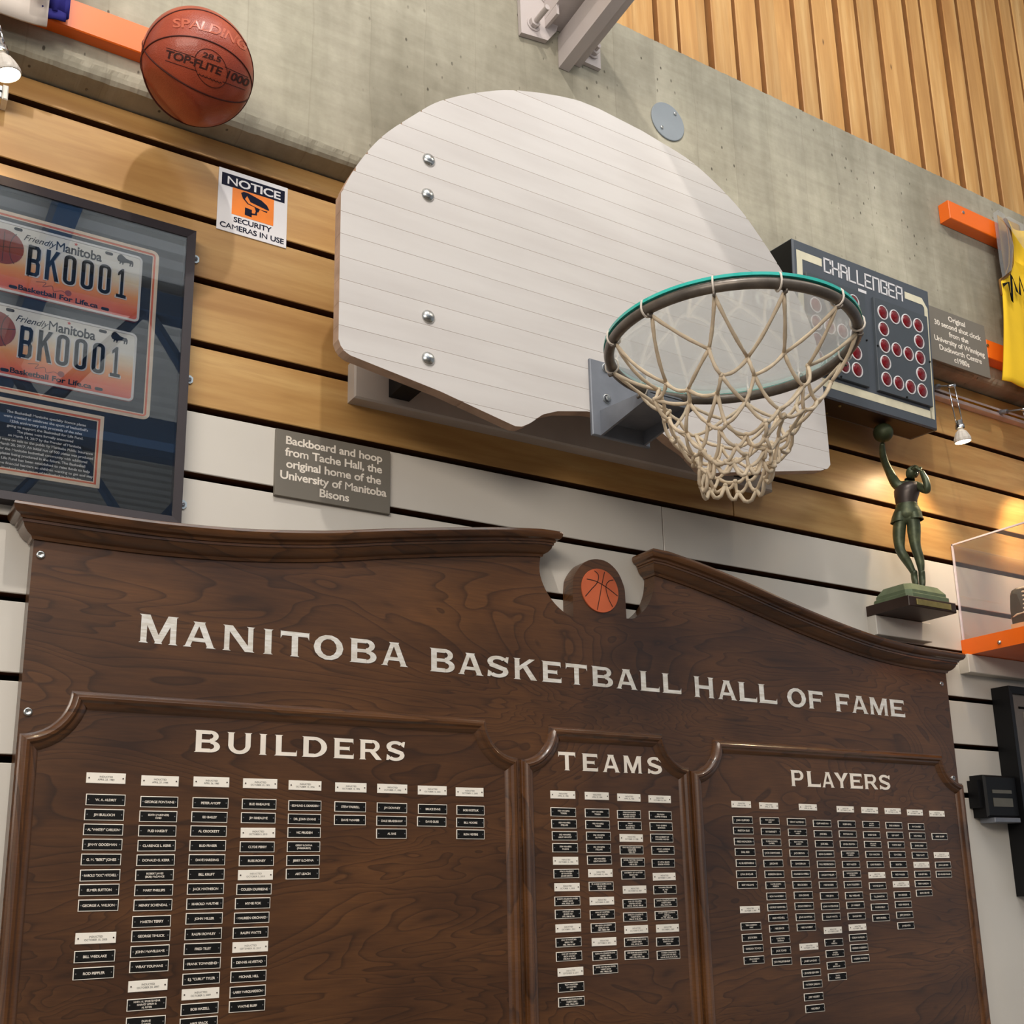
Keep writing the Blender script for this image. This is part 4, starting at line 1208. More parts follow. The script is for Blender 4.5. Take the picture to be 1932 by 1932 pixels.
prt = plain('dark_brown_print', srgb(58, 22, 14), 0.5)
mb = MB()
for a in (('TOP-FLITE 1000', 311, 108, 466, 164, 15, 'b', 4), ('28.5', 381, 107, 416, 118, 10, 'b', 0)):
    mb.add(*ball_text(*a))
mb.build('lettering', prt, ball)
mb = MB(); mb.add(*ball_text('SPALDING', 326, 52, 462, 96, 17, 'b', 13))
mb.build('lettering', plain('relief_print', srgb(196, 104, 78), 0.3), ball)
mb = MB()
cc = Vector((398, 129))
ring_px = [(cc[0] + 31 * cos(a) + 3 * sin(a), cc[1] + 36 * sin(a) + 8 * cos(a)) for a in [2 * pi * k / 48 for k in range(48)]]
mb.tube([on_ball(u, v, 0.0002) for u, v in ring_px], 0.0006, 5, closed=True)
for (ua, va, ub, vb) in ((314, 90, 368, 108), (312, 114, 372, 134), (424, 126, 468, 146), (420, 154, 462, 170)):
    mb.tube([on_ball(ua + (ub - ua) * k / 8, va + (vb - va) * k / 8, 0.0002) for k in range(9)], 0.0006, 5)
mb.tube([on_ball(372 + 46 * k / 20, 139 + 18 * k / 20 + 1.6 * sin(k * 2.2), 0.0004) for k in range(21)], 0.0007, 5)
mb.build('print_outline', prt, ball)

# ------------------------------------------------------------------ orange bars, jerseys
ob = thing('display_bracket', (0.30, CF, 3.263), 'orange enamelled display bar behind the basketball, top left', 'bracket', 'orange display bars')
MB().cbox(0.02, 0.404, CF - 0.030, CF - 0.0003, 3.264, 3.331, 0.002).build('bar', M['orange'], ob)


def wavy_sheet(xa, xb, za, zb, y, amp, k, ph=0, n=24, m=14, sag=0.0, th=0.004):
    F, Bk = [], []
    for j in range(m + 1):
        for i in range(n + 1):
            s, t = i / n, j / m
            yy = y + amp * sin(k * s + ph + 0.6 * t) * (0.4 + 0.6 * (1 - t)) + 0.3 * amp * sin(2.3 * k * s + 5 * t)
            z = za + (zb - za) * t - sag * 4 * s * (1 - s) * (1 - t)
            F.append((xa + (xb - xa) * s, yy, z)); Bk.append((xa + (xb - xa) * s, yy + th, z))
    return F, Bk, n, m


def sheet_mesh(F, Bk, n, m, mb, mi=0):
    fs = []
    K = (n + 1) * (m + 1)
    for j in range(m):
        for i in range(n):
            a = j * (n + 1) + i
            fs += [(a, a + 1, a + n + 2, a + n + 1), (K + a, K + a + n + 1, K + a + n + 2, K + a + 1)]
    for i in range(n):
        a = i; fs.append((a, K + a, K + a + 1, a + 1))
    for j in range(m):
        a = j * (n + 1); b = a + n
        fs += [(a, a + n + 1, K + a + n + 1, K + a), (b, K + b, K + b + n + 1, b + n + 1)]
    mb.add(F + Bk, fs, mi)


j1 = thing('sports_jersey', (0.10, CF - 0.05, 3.22), 'cream jersey hem with navy trim hanging at the top left corner', 'jersey')
mb = MB(); sheet_mesh(*wavy_sheet(-0.32, 0.208, 3.228, 3.74, CF - 0.062, 0.010, 9, 0, sag=0.012), mb)
mb.build('body', M['cloth'], j1, True)
mb = MB(); sheet_mesh(*wavy_sheet(0.206, 0.246, 3.266, 3.74, CF - 0.054, 0.006, 7, 2, 8, 14), mb)
mb.build('side_panel', M['blue'], j1, True)
mb = MB(); sheet_mesh(*wavy_sheet(0.196, 0.240, 3.250, 3.270, CF - 0.056, 0.004, 4, 1, 8, 2), mb)
mb.build('hem', M['blue'], j1, True)
mb = MB().box(0.175, 0.205, CF - 0.078, CF - 0.0765, 3.268, 3.33)
mb.build('number_patch', plain('lilac_patch', srgb(140, 124, 140), 0.8), j1)

# yellow jersey on the right
OBY = CF - 0.040
o1 = thing('display_bracket', (3.2, CF, 3.78), 'upper orange display bar holding the yellow jersey', 'bracket', 'orange display bars')
MB().cbox(2.993, 4.1, OBY, CF - 0.0003, 3.740, 3.808, 0.002).build('bar', M['orange'], o1)
p = at(1817, 401, OBY); MB().lathe((p.x, OBY, p.z), (0, -1, 0), [(0.006, 0), (0.006, 0.002), (0, 0.003)], 12).build('screw', M['steel'], o1)
o2 = thing('display_bracket', (3.2, CF, 3.29), 'lower orange display bar behind the yellow jersey', 'bracket', 'orange display bars')
MB().cbox(3.10, 4.1, OBY, CF - 0.0003, 3.258, 3.325, 0.002).build('bar', M['orange'], o2)
p = at(1863, 652, OBY); MB().lathe((p.x, OBY, p.z), (0, -1, 0), [(0.006, 0), (0.006, 0.002), (0, 0.003)], 12).build('screw', M['steel'], o2)
j2 = thing('sports_jersey', (3.55, CF - 0.06, 3.19), 'yellow sleeveless jersey with black lettering in a plastic cover, upper right', 'jersey')
JY = CF - 0.074


def jx(u, v): q_ = at(u, v, JY); return (q_.x, q_.z)


left = [jx(1889, 415), jx(1897, 432), jx(1902, 470), jx(1902, 500), jx(1896, 520), jx(1880, 532), jx(1884, 560), jx(1888, 640), jx(1891, 690), jx(1892.5, 721)]
tb = sorted([(z, x) for x, z in left])
F, Bk = [], []
n, m = 26, 26
for j in range(m + 1):
    z = tb[0][0] + (tb[-1][0] - tb[0][0]) * j / m
    xa = lerp_tab(tb, z)
    for i in range(n + 1):
        s = i / n
        xb = 4.0
        if z > 3.62: xb = max(xa + 0.09, 3.44 - (z - 3.62) * 0.35)
        x = xa + (xb - xa) * s
        yy = JY + 0.010 * sin(23 * x + 1.2 * sin(4 * z)) + 0.006 * sin(51 * x + 2) - 0.004
        F.append((x, yy, z - (0.02 * sin((x - 3.2) * 5) if j == 0 else 0))); Bk.append((x, yy + 0.004, F[-1][2]))
mb = MB(); sheet_mesh(F, Bk, n, m, mb)
mb.build('body', M['yellow'], j2, True)
mb = MB()
for a_ in ([(p_[0], JY - 0.012, p_[1]) for p_ in left[:7]],):
    mb.tube(a_, 0.0045, 6)
    mb.tube([(x + 0.008, y - 0.002, z) for x, y, z in a_], 0.0018, 6)
mb.build('armhole_trim', plain('brown_trim', srgb(120, 84, 40), 0.8), j2, True)
# back of the jersey seen through the arm hole, then the lettering
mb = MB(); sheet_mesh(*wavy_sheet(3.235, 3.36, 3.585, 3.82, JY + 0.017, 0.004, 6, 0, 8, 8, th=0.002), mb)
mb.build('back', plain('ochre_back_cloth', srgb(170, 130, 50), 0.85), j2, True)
mb = MB()
P = at(1892, 538, JY - 0.02)
zig = [(0, 0.0), (0.035, 0.02), (0.04, -0.05), (0.055, 0.055), (0.075, 0.0), (0.09, -0.01), (0.10, 0.06), (0.125, -0.02), (0.135, 0.06), (0.155, -0.02), (0.165, 0.06), (0.20, 0.05), (0.20, -0.03)]
zz_ = [(P.x + a, P.z + b) for a, b in zig]
ribbon(mb, zz_, JY - 0.0205, 0.013)
mb.build('lettering', M['ink'], j2)
mb = MB()
fl = [jx(1863, 408), jx(1872, 402), jx(1884, 410), jx(1889, 424), jx(1902, 470), jx(1898, 515), jx(1880, 530), jx(1875, 500)]
for dy_ in (0.0,):
    mb.flat(fl, JY - 0.022)
pv = [at(u, v, JY - 0.024) for u, v in ((1889, 413), (1903, 408), (1932, 424), (1932, 470), (1905, 430))]
mb.flat([(p_.x, p_.z) for p_ in pv], JY - 0.024)
mb.build('plastic_cover', M['film'], j2)

# ------------------------------------------------------------------ round cover on the concrete
dc = at(1260.5, 229, CF - 0.003)
cov = thing('junction_cover', (dc.x, CF, dc.z), 'round blue-grey cover plate screwed to the concrete', 'cover plate')
MB().lathe((dc.x, CF, dc.z), (0, -1, 0), [(0.0585, 0), (0.0585, 0.0025), (0.057, 0.0035), (0, 0.0035)], 48).build('plate', M['disc'], cov)
for dx, dz in ((0.026, 0.034), (-0.026, -0.030)):
    MB().lathe((dc.x + dx, CF - 0.0035, dc.z + dz), (0, -1, 0), [(0.005, 0), (0.005, 0.003), (0, 0.004)], 10).build('screw', M['steel'], cov)

# ------------------------------------------------------------------ steel brace at the top
br = thing('steel_brace', (1.45, CF, 3.70), 'pale grey steel brace bolted to the concrete at the top of the view', 'steel beam')
pz = lambda u, v, y=CF - 0.012: at(u, v, y)
mb = MB()
A_ = [pz(983, 62), pz(1033, 77), pz(1049, 60), pz(1066, 0), pz(1066, -60), pz(978, -60)]
mb.prism([(p_.x, p_.z) for p_ in A_], CF - 0.014, CF - 0.0003)
mb.build('end_plate', M['steel_paint'], br)
B_ = [pz(1093, 112), pz(1134, 130), pz(1131, 66), pz(1112, 40), pz(1085, 60)]
MB().prism([(p_.x, p_.z) for p_ in B_], CF - 0.012, CF - 0.0003).build('end_plate', M['steel_paint'], br)
# arms: rise 0.27 m per metre out from the wall
def arm(x0, x1, z0, z1, L, rise, name, slot=False):
    mb = MB(); y1 = CF - 0.0003; y0 = CF - L
    if not slot:
        mb.add([(x0, y1, z0), (x1, y1, z0), (x1, y1, z1), (x0, y1, z1), (x0, y0, z0 + L * rise), (x1, y0, z0 + L * rise), (x1, y0, z1 + L * rise), (x0, y0, z1 + L * rise)],
               [(0, 1, 2, 3), (7, 6, 5, 4), (0, 4, 5, 1), (1, 5, 6, 2), (2, 6, 7, 3), (3, 7, 4, 0)])
    else:   # wide-flange section lying on its side, open towards the left
        w = 0.012
        prf = [(x0, z0), (x1, z0), (x1, z1), (x0, z1), (x0, z1 - w), (x1 - w, z1 - w), (x1 - w, z0 + w), (x0, z0 + w)]
        rings = [[(x, y1, z) for x, z in prf], [(x, y0, z + L * rise) for x, z in prf]]
        mb.sweep(rings)
    return mb.build(name, M['steel_paint'], br)


q0 = at(1054, 128, CF); q1 = at(1075, 137, CF)
arm(q0.x, q0.x + 0.032, q0.z, q0.z + 0.098, 1.6, 0.10, 'brace_arm')
arm(q0.x + 0.036, q0.x + 0.070, q0.z + 0.03, q0.z + 0.115, 1.6, 0.10, 'brace_arm')
arm(q0.x - 0.05, q0.x + 0.02, q0.z + 0.115, q0.z + 0.26, 1.6, 0.10, 'brace_arm')
# stiffener ribs and bolts
mb = MB(); r0 = pz(1028, 52, CF - 0.014); r1 = pz(1050, 15, CF - 0.014)
mb.box(r0.x, r0.x + 0.008, CF - 0.07, CF - 0.014, r0.z, r1.z + 0.03)
mb.build('stiffener', M['steel_paint'], br)
for (u, v), L in (((1006, 46), 0.055), ((1030, -4), 0.035), ((1118, 98), 0.016)):
    p_ = pz(u, v, CF - 0.014)
    b_ = MB().lathe(p_, (0, -1, 0), [(0.020, 0), (0.020, 0.003), (0.014, 0.003)], 20).lathe(p_ + Vector((0, -0.003, 0)), (0, -1, 0), [(0.015, 0), (0.015, 0.011), (0.0, 0.012)], 6)
    b_.lathe(p_ + Vector((0, -0.013, 0)), (0, -1, 0), [(0.0075, 0), (0.0075, L), (0, L)], 12)
    b_.build('anchor_bolt', M['steel_paint'], br)

# ------------------------------------------------------------------ text plaques and the notice
def plaque(x0, x1, z0, z1, yb, th, lines, h, label, pitch, cx=None, rot=0.0):
    t = thing('text_plaque', ((x0 + x1) / 2, yb, z0), label, 'sign', 'grey text plaques')
    MB().cbox(x0, x1, yb - th, yb - 0.0002, z0, z1, 0.0006).build('plate', M['plaque'], t)
    mb = MB(); n = len(lines); c = (x0 + x1) / 2 if cx is None else cx
    zc = (z0 + z1) / 2 + (n - 1) / 2 * pitch - h / 2
    for i, ln in enumerate(lines):
        put_text(mb, ln, c, zc - i * pitch, yb - th - 0.0006, h, 'b', sx=1.1)
    mb.build('lettering', M['paint_white'], t)
    return t


plaque(0.7275, 0.9905, 2.4015, 2.5490, -0.0002, 0.009, ['Backboard and hoop', 'from Tache Hall, the', 'original home of the', 'University of Manitoba', 'Bisons'], 0.0184,
       'grey plaque about the backboard, fixed at the edge of the cream planks', 0.0262)
plaque(2.798, 3.088, 3.176, 3.365, -0.105, 0.007, ['Original', '30 second shot clock', 'from the', 'University of Winnipeg', 'Duckworth Centre', 'c1980s'], 0.0186,
       'grey plaque about the shot clock, on the concrete beside it', 0.0285)

nt = thing('notice_sign', (0.66, 0.0, 2.978), 'white square security camera notice with orange picture and navy header on the planks', 'sign')
nx0, nx1, nz0, nz1 = 0.5835, 0.7390, 2.979, 3.1295
MB().cbox(nx0, nx1, -0.0022, -0.0002, nz0, nz1, 0.0004).build('sheet', M['sign'], nt)
mb = MB()
SX = (nx1 - nx0); SZ_ = (nz1 - nz0)
mb.box(nx0 + 0.045 * SX, nx0 + 0.955 * SX, -0.0026, -0.0022, nz0 + 0.73 * SZ_, nz0 + 0.93 * SZ_, 0)
mb.box(nx0 + 0.20 * SX, nx0 + 0.80 * SX, -0.0026, -0.0022, nz0 + 0.30 * SZ_, nz0 + 0.73 * SZ_, 1)
put_text(mb, 'NOTICE', nx0 + SX * 0.5, nz0 + 0.765 * SZ_, -0.0029, 0.130 * SZ_, 'b', width=0.78 * SX, mi=2)
put_text(mb, 'SECURITY', nx0 + SX * 0.5, nz0 + 0.185 * SZ_, -0.0026, 0.085 * SZ_, 'b', width=0.54 * SX, mi=0)
put_text(mb, 'CAMERAS IN USE', nx0 + SX * 0.5, nz0 + 0.055 * SZ_, -0.0026, 0.085 * SZ_, 'b', width=0.92 * SX, mi=0)
cam_ic = [[(0.32, 0.68), (0.36, 0.71), (0.42, 0.71), (0.62, 0.655), (0.70, 0.60), (0.735, 0.535), (0.72, 0.525), (0.46, 0.575), (0.41, 0.66), (0.38, 0.60), (0.43, 0.545), (0.70, 0.48), (0.71, 0.505), (0.60, 0.50), (0.42, 0.53), (0.35, 0.60)],
          [(0.52, 0.515), (0.60, 0.505), (0.58, 0.45), (0.56, 0.44), (0.56, 0.39), (0.47, 0.375), (0.47, 0.40), (0.53, 0.41), (0.54, 0.455)],
          [(0.385, 0.465), (0.485, 0.455), (0.485, 0.335), (0.385, 0.345)]]
for pl in cam_ic: mb.flat([(nx0 + a * SX, nz0 + b * SZ_) for a, b in pl], -0.0029, 0)
mb.build('print', [M['navy'], M['sign_orange'], M['sign']], nt)

# ------------------------------------------------------------------ framed licence plates
fr = thing('picture_frame', (0.281, 0.0, 2.297), 'dark framed display with two orange and white licence plates under glass', 'framed display')
fx0, fx1, fz0, fz1 = 0.026, 0.534, 2.297, 2.938
FY0 = -0.034; w = 0.017


def picture_frame(x0, x1, z0, z1, w, y0, y1, mat, parent, inner=0.006):
    cs = [(x0, z0, x0 + w, z0 + w), (x1, z0, x1 - w, z0 + w), (x1, z1, x1 - w, z1 - w), (x0, z1, x0 + w, z1 - w)]
    for i in range(4):
        a, b = cs[i], cs[(i + 1) % 4]
        vs = [(a[0], y0, a[1]), (b[0], y0, b[1]), (b[2], y0 + 0.004, b[3]), (a[2], y0 + 0.004, a[3]), (a[0], y1, a[1]), (b[0], y1, b[1]), (b[2], y1, b[3]), (a[2], y1, a[3])]
        MB().add(vs, [(0, 1, 2, 3), (4, 7, 6, 5), (0, 4, 5, 1), (2, 6, 7, 3), (1, 5, 6, 2), (0, 3, 7, 4)]).build('frame_rail', mat, parent)


picture_frame(fx0, fx1, fz0, fz1, w, FY0, -0.0005, M['frame'], fr)
MB().box(fx0 + w, fx1 - w, -0.012, -0.006, fz0 + w, fz1 - w).build('mat_board', M['mat'], fr)
MB().box(fx0 + w - 0.002, fx1 - w + 0.002, -0.0285, -0.0265, fz0 + w - 0.002, fz1 - w + 0.002).build('glass_pane', M['glass'], fr)


def rrect(x0, x1, z0, z1, r, n=6):
    P = []
    for cx, cz, a0 in ((x1 - r, z0 + r, -90), (x1 - r, z1 - r, 0), (x0 + r, z1 - r, 90), (x0 + r, z0 + r, 180)):
        P += [(cx + r * cos(math.radians(a0 + 90 * i / n)), cz + r * sin(math.radians(a0 + 90 * i / n))) for i in range(n + 1)]
    return P


def ring_strip(x0, x1, z0, z1, r, w_, y0, y1, mi, mb):
    """raised strip between a rounded rectangle and its inset"""
    A = rrect(x0, x1, z0, z1, r); Bq = rrect(x0 + w_, x1 - w_, z0 + w_, z1 - w_, max(r - w_, 0.0004))
    n = len(A)
    vs = [(p_[0], y0, p_[1]) for p_ in A] + [(p_[0], y0, p_[1]) for p_ in Bq] + [(p_[0], y1, p_[1]) for p_ in A] + [(p_[0], y1, p_[1]) for p_ in Bq]
    fs = []
    for i in range(n):
        j = (i + 1) % n
        fs += [(i, j, n + j, n + i), (i, 2 * n + i, 2 * n + j, j), (n + i, n + j, 3 * n + j, 3 * n + i)]
    mb.add(vs, fs, mi)


def bevels(x0, x1, z0, z1, r):
    mb = MB()
    ring_strip(x0, x1, z0, z1, r, 0.0065, -0.0150, -0.012, 0, mb)
    ring_strip(x0 + 0.0065, x1 - 0.0065, z0 + 0.0065, z1 - 0.0065, max(r - 0.0065, 0.001), 0.0035, -0.0142, -0.012, 1, mb)
    ring_strip(x0 + 0.010, x1 - 0.010, z0 + 0.010, z1 - 0.010, max(r - 0.010, 0.001), 0.0020, -0.0135, -0.012, 0, mb)
    mb.build('mat_bevel', [M['cream'], M['salmon']], fr)


pc = 0.281
gx = at(300, 480, -0.015); gb = at(285, 790, -0.015); gt = at(150, 420, -0.015)
bevels(2 * pc - 0.4665, 0.4665, 2.508, 2.878, 0.014)
tx_ = at(197, 786, -0.015); tbm = at(195, 923, -0.015)
bevels(2 * pc - tx_.x, tx_.x, tbm.z, tx_.z, 0.001)

buff = [(0.0, 0.55), (0.06, 0.82), (0.16, 0.98), (0.27, 1.0), (0.40, 0.88), (0.55, 0.72), (0.75, 0.66), (0.92, 0.66), (1.0, 0.52), (1.0, 0.30), (0.97, 0.12), (0.90, 0.10), (0.92, 0.32), (0.86, 0.34), (0.84, 0.10), (0.77, 0.10), (0.78, 0.36), (0.55, 0.34), (0.42, 0.28), (0.40, 0.12), (0.34, 0.05), (0.33, 0.24), (0.26, 0.26), (0.22, 0.10), (0.16, 0.10), (0.18, 0.30), (0.08, 0.34)]


def licence_plate(x1, z1, label):
    W_, H_ = 0.298, 0.146
    x0, z0 = x1 - W_, z1 - H_
    t = thing('licence_plate', ((x0 + x1) / 2, -0.0125, z0), label, 'licence plate', 'licence plates in the frame')
    Yp = -0.0165
    MB().prism(rrect(x0, x1, z0, z1, 0.011), Yp, -0.0125).build('plate', M['lic'], t)
    mb = MB(); ring_strip(x0 + 0.0005, x1 - 0.0005, z0 + 0.0005, z1 - 0.0005, 0.0105, 0.0045, Yp - 0.0014, Yp, 0, mb)
    mb.build('rim', M['sign'], t)
    mb = MB(); mr = MB()
    # embossed characters
    xs0 = [x0 + 0.0970 + 0.0326 * i for i in range(6)]
    for ch, cx in zip('BK0001', xs0):
        vs, fs, w0 = text2d('O' if ch == '0' else ch, 'n')
        cw = 0.0225 if ch != '1' else 0.015
        for m_, d, y in ((mr, 0.0022, Yp - 0.0010), (mb, 0.0, Yp - 0.0022)):
            zb, ht, st_ = z0 + 0.045, 0.063, 0.0070
            if ch == '0':
                ring_strip(cx - cw / 2 - d, cx + cw / 2 + d, zb - d, zb + ht + d, 0.0105, st_ + 2 * d, y, Yp, 0, m_)
                continue
            S = []
            if ch == 'B':
                S = [[(-.5, 0), (-.18, 0), (-.18, 1), (-.5, 1)], [(-.3, 0), (.3, 0), (.5, .1), (.5, .42), (.38, .5), (.5, .58), (.5, .9), (.3, 1), (-.3, 1), (-.3, .9), (.15, .9), (.22, .84), (.22, .64), (.15, .56), (-.3, .56), (-.3, .44), (.15, .44), (.22, .38), (.22, .16), (.15, .1), (-.3, .1)]]
            if ch == 'K':
                S = [[(-.5, 0), (-.18, 0), (-.18, 1), (-.5, 1)], [(-.25, .38), (-.25, .58), (.25, 1), (.58, 1)], [(-.08, .58), (.10, .72), (.62, 0), (.30, 0)]]
            if ch == '1':
                S = [[(-.16, .1), (.2, .1), (.2, 1), (-.05, 1), (-.5, .86), (-.5, .76), (-.16, .82)], [(-.62, 0), (.62, 0), (.62, .1), (-.62, .1)]]
            for pl in S:
                m_.prism([(cx + a * cw + (d if a > 0 else -d), zb + b * ht + (d if b > 0.5 else -d)) for a, b in pl], y, Yp)
    mr.build('emboss_edge', M['sign'], t)
    mb.build('number', M['ink'], t)
    mb = MB()
    yt = Yp - 0.0006
    put_text(mb, 'Friendly', x0 + 0.103, z1 - 0.0300, yt, 0.0135, 'n', width=0.056, slant=0.45)
    put_text(mb, 'Manitoba', x0 + 0.176, z1 - 0.0335, yt, 0.0205, 'b', width=0.086)
    put_text(mb, 'Basketball For Life.ca', x0 + 0.146, z0 + 0.0105, yt, 0.0108, 'b', width=0.145)
    ribbon(mb, catmull([(x0 + 0.104, z0 + 0.035), (x0 + 0.122, z0 + 0.038), (x0 + 0.117, z0 + 0.028), (x0 + 0.133, z0 + 0.034), (x0 + 0.137, z0 + 0.024), (x0 + 0.150, z0 + 0.029), (x0 + 0.158, z0 + 0.026)]), yt, 0.0007)
    mb.flat([(x1 - 0.050 + a * 0.032, z1 - 0.030 + b * 0.024) for a, b in buff], yt)
    for cx, cz in ((x0 + 0.0655, z1 - 0.011), (x1 - 0.0655, z1 - 0.011), (x0 + 0.0655, z0 + 0.013), (x1 - 0.0655, z0 + 0.013)):
        mb.flat(rrect(cx - 0.0075, cx + 0.0075, cz - 0.0032, cz + 0.0032, 0.003, 4), yt - 0.0001)
    mb.build('print', plain('dark_print', srgb(26, 26, 34), 0.6, spec=0.1), t)
    mb = MB()
    mb.flat([(x0 + 0.0425 + 0.036 * cos(a), z0 + 0.092 + 0.036 * sin(a)) for a in [2 * pi * k / 32 for k in range(32)]], yt)
    mb.flat([(x0 + 0.163 + 0.006 * cos(a), z0 + 0.0275 + 0.006 * sin(a)) for a in [2 * pi * k / 20 for k in range(20)]], yt)
    mb.build('printed_ball', plain('red_brown_print', srgb(150, 62, 44), 0.5, 0, 0.2), t)
    mb = MB()
    for c_ in (0, 1, -1):
        ribbon(mb, [(x0 + 0.0425 + 0.036 * (c_ * 0.75 - c_ * 0.45 * cos(a_)) , z0 + 0.092 + 0.034 * sin(a_)) for a_ in [-1.2 + 2.4 * k / 10 for k in range(11)]], yt - 0.0003, 0.0012)
    ribbon(mb, [(x0 + 0.0075, z0 + 0.096), (x0 + 0.04, z0 + 0.090), (x0 + 0.077, z0 + 0.098)], yt - 0.0003, 0.0012)
    mb.build('seam', M['ebony'], t)
    mb = MB(); cx, cz = x0 + 0.1700, z1 - 0.0105
    mb.flat([(cx + r_ * cos(a_), cz + r_ * sin(a_)) for k in range(10) for a_, r_ in [(pi / 2 + k * pi / 5, 0.0038 if k % 2 == 0 else 0.0018)]], yt - 0.0003)
    mb.build('leaf', plain('red_leaf_print', srgb(200, 50, 40), 0.5), t)
    return t


pA = at(270, 487, -0.0165); pB = at(262, 612, -0.0165); pC = at(262.5, 632, -0.0165)
licence_plate(0.4345, pA.z + 0.001, 'upper of two framed orange and white licence plates')
licence_plate(0.4335, pC.z + 0.0005, 'lower of two framed orange and white licence plates')
lines = ['The Basketball Manitoba specialty licence plates', "were created to celebrate the sport of basketball's", '125th anniversary with proceeds of the sales', 'going to support the Basketball for Life Fund.', 'The plates were formally announced', 'on March 14, 2017 by the Premier of Manitoba', 'and went on sale to the public by Manitoba Public Insurance', 'on March 20, 2017. An initial run of 500 plates was produced', 'for the Manitoba basketball community with additional', 'plates being produced in the future. The Basketball', 'for Life Fund has been established to raise funds to help', 'remove financial barriers to children wanting to get and stay', 'involved in the sport of basketball in Manitoba.']
mb = MB(); zt = at(100, 790, -0.013).z
for i, ln in enumerate(lines):
    put_text(mb, ln, pc, 2.4715 - i * 0.00915, -0.0128, 0.0050, 'b', width=min(0.0029 * len(ln), 0.185))
mb.build('lettering', M['sign'], fr)
for u, v in ((373, 490.5), (363, 717.5), (352, 953)):
    p_ = at(u, v, -0.001); xx = fx1
    mb = MB().prism([(xx - 0.004, p_.z - 0.009), (xx + 0.012, p_.z - 0.009), (xx + 0.017, p_.z - 0.004), (xx + 0.017, p_.z + 0.005), (xx + 0.012, p_.z + 0.009), (xx - 0.004, p_.z + 0.009)], -0.0025, -0.0002)
    tb_ = mb.build('mounting_tab', M['tab'], fr)
    MB().lathe((xx + 0.009, -0.0025, p_.z), (0, -1, 0), [(0.0045, 0), (0.0045, 0.002), (0.002, 0.003), (0, 0.002)], 14).build('screw', M['zinc'], tb_)

# ------------------------------------------------------------------ shot clock
bl = Vector((2.1330, -0.165, 2.8976)); th = 0.0561
ct, st = cos(th), sin(th)
CM = Matrix(((1, 0, 0, bl.x), (0, ct, -st, bl.y), (0, st, ct, bl.z), (0, 0, 0, 1)))
ck = thing('shot_clock', bl, 'slate grey shot clock with two rings of red lamps behind the hoop', 'shot clock')
CW, CH = 0.575, 0.447
mb = MB()
mb.cbox(0, CW, 0, 0.098, 0, CH, 0.004, 0, CM)
o = mb.build('case', [M['clock']], ck)
mb = MB()
mb.box(-0.0008, 0.0, 0.006, 0.0975, 0.002, CH - 0.002, 0, CM)
mb.build('side', M['black'], ck)
mb = MB(); mb.box(0.010, CW - 0.010, 0.006, 0.092, -0.0012, 0.0, 0, CM); bt = mb.build('underside', M['brown'], ck)
for a_, b_ in ((0.09, 0.02), (0.16, 0.02), (0.10, 0.075), (0.17, 0.078)):
    MB().lathe(CM @ Vector((a_ + 0.02, b_, -0.001)), -(CM.to_3x3() @ Vector((0, 0, 1))), [(0.004, 0), (0.004, 0.004), (0, 0.005)], 8).build('screw', M['brass'], bt)
# ivory outline
mb = MB(); yI = -0.0007
for x0_, x1_, z0_, z1_ in ((0.012, 0.112, 0.392, 0.416), (0.012, 0.034, 0.030, 0.392), (0.012, 0.552, 0.030, 0.054), (0.544, 0.564, 0.030, 0.352), (0.462, 0.540, 0.392, 0.414)):
    mb.flat([(x0_, z0_), (x1_, z0_), (x1_, z1_), (x0_, z1_)], yI, 0, CM)
mb.flat([(0.540, 0.392), (0.540, 0.414), (0.564, 0.385), (0.564, 0.352), (0.548, 0.352), (0.548, 0.385)], yI, 0, CM)
mb.build('stripe', M['ivory'], ck)
# squared lettering
SEG = {'C': [((1, .75), (1, 1), (0, 1), (0, 0), (1, 0), (1, .25))], 'H': [((0, 0), (0, 1)), ((1, 0), (1, 1)), ((0, .5), (1, .5))], 'A': [((0, 0), (0, 1), (.75, 1), (1, .8), (1, 0)), ((0, .5), (1, .5))],
       'L': [((0, 1), (0, 0), (1, 0))], 'E': [((1, 1), (0, 1), (0, 0), (1, 0)), ((0, .5), (.85, .5))], 'N': [((0, 0), (0, 1), (1, 1), (1, 0))], 'G': [((1, .75), (1, 1), (0, 1), (0, 0), (1, 0), (1, .5), (.5, .5))], 'R': [((0, 0), (0, 1), (1, 1), (1, .5), (0, .5)), ((1, .45), (1, 0))]}
mb = MB(); xx = 0.122; cwid = 0.0245; hh = 0.040; zb = 0.381
for ch in 'CHALLENGER':
    for pl in SEG[ch]:
        for (a0, b0), (a1, b1) in zip(pl[:-1], pl[1:]):
            pa = (xx + a0 * cwid, zb + b0 * hh); pb = (xx + a1 * cwid, zb + b1 * hh)
            d = Vector((pb[0] - pa[0], pb[1] - pa[1])).normalized(); wd = 0.0031 if abs(d[1]) > 0.5 else 0.0027
            e = 0.0026
            pa2 = (pa[0] - d[0] * e, pa[1] - d[1] * e); pb2 = (pb[0] + d[0] * e, pb[1] + d[1] * e); nx_ = (-d[1] * wd, d[0] * wd)
            mb.flat([(pa2[0] - nx_[0], pa2[1] - nx_[1]), (pb2[0] - nx_[0], pb2[1] - nx_[1]), (pb2[0] + nx_[0], pb2[1] + nx_[1]), (pa2[0] + nx_[0], pa2[1] + nx_[1])], -0.0009, 0, CM)
    xx += cwid + 0.0092
mb.flat([(0.258, 0.358), (0.292, 0.358), (0.292, 0.367), (0.258, 0.367)], -0.0009, 0, CM)
mb.build('lettering', M['sign'], ck)
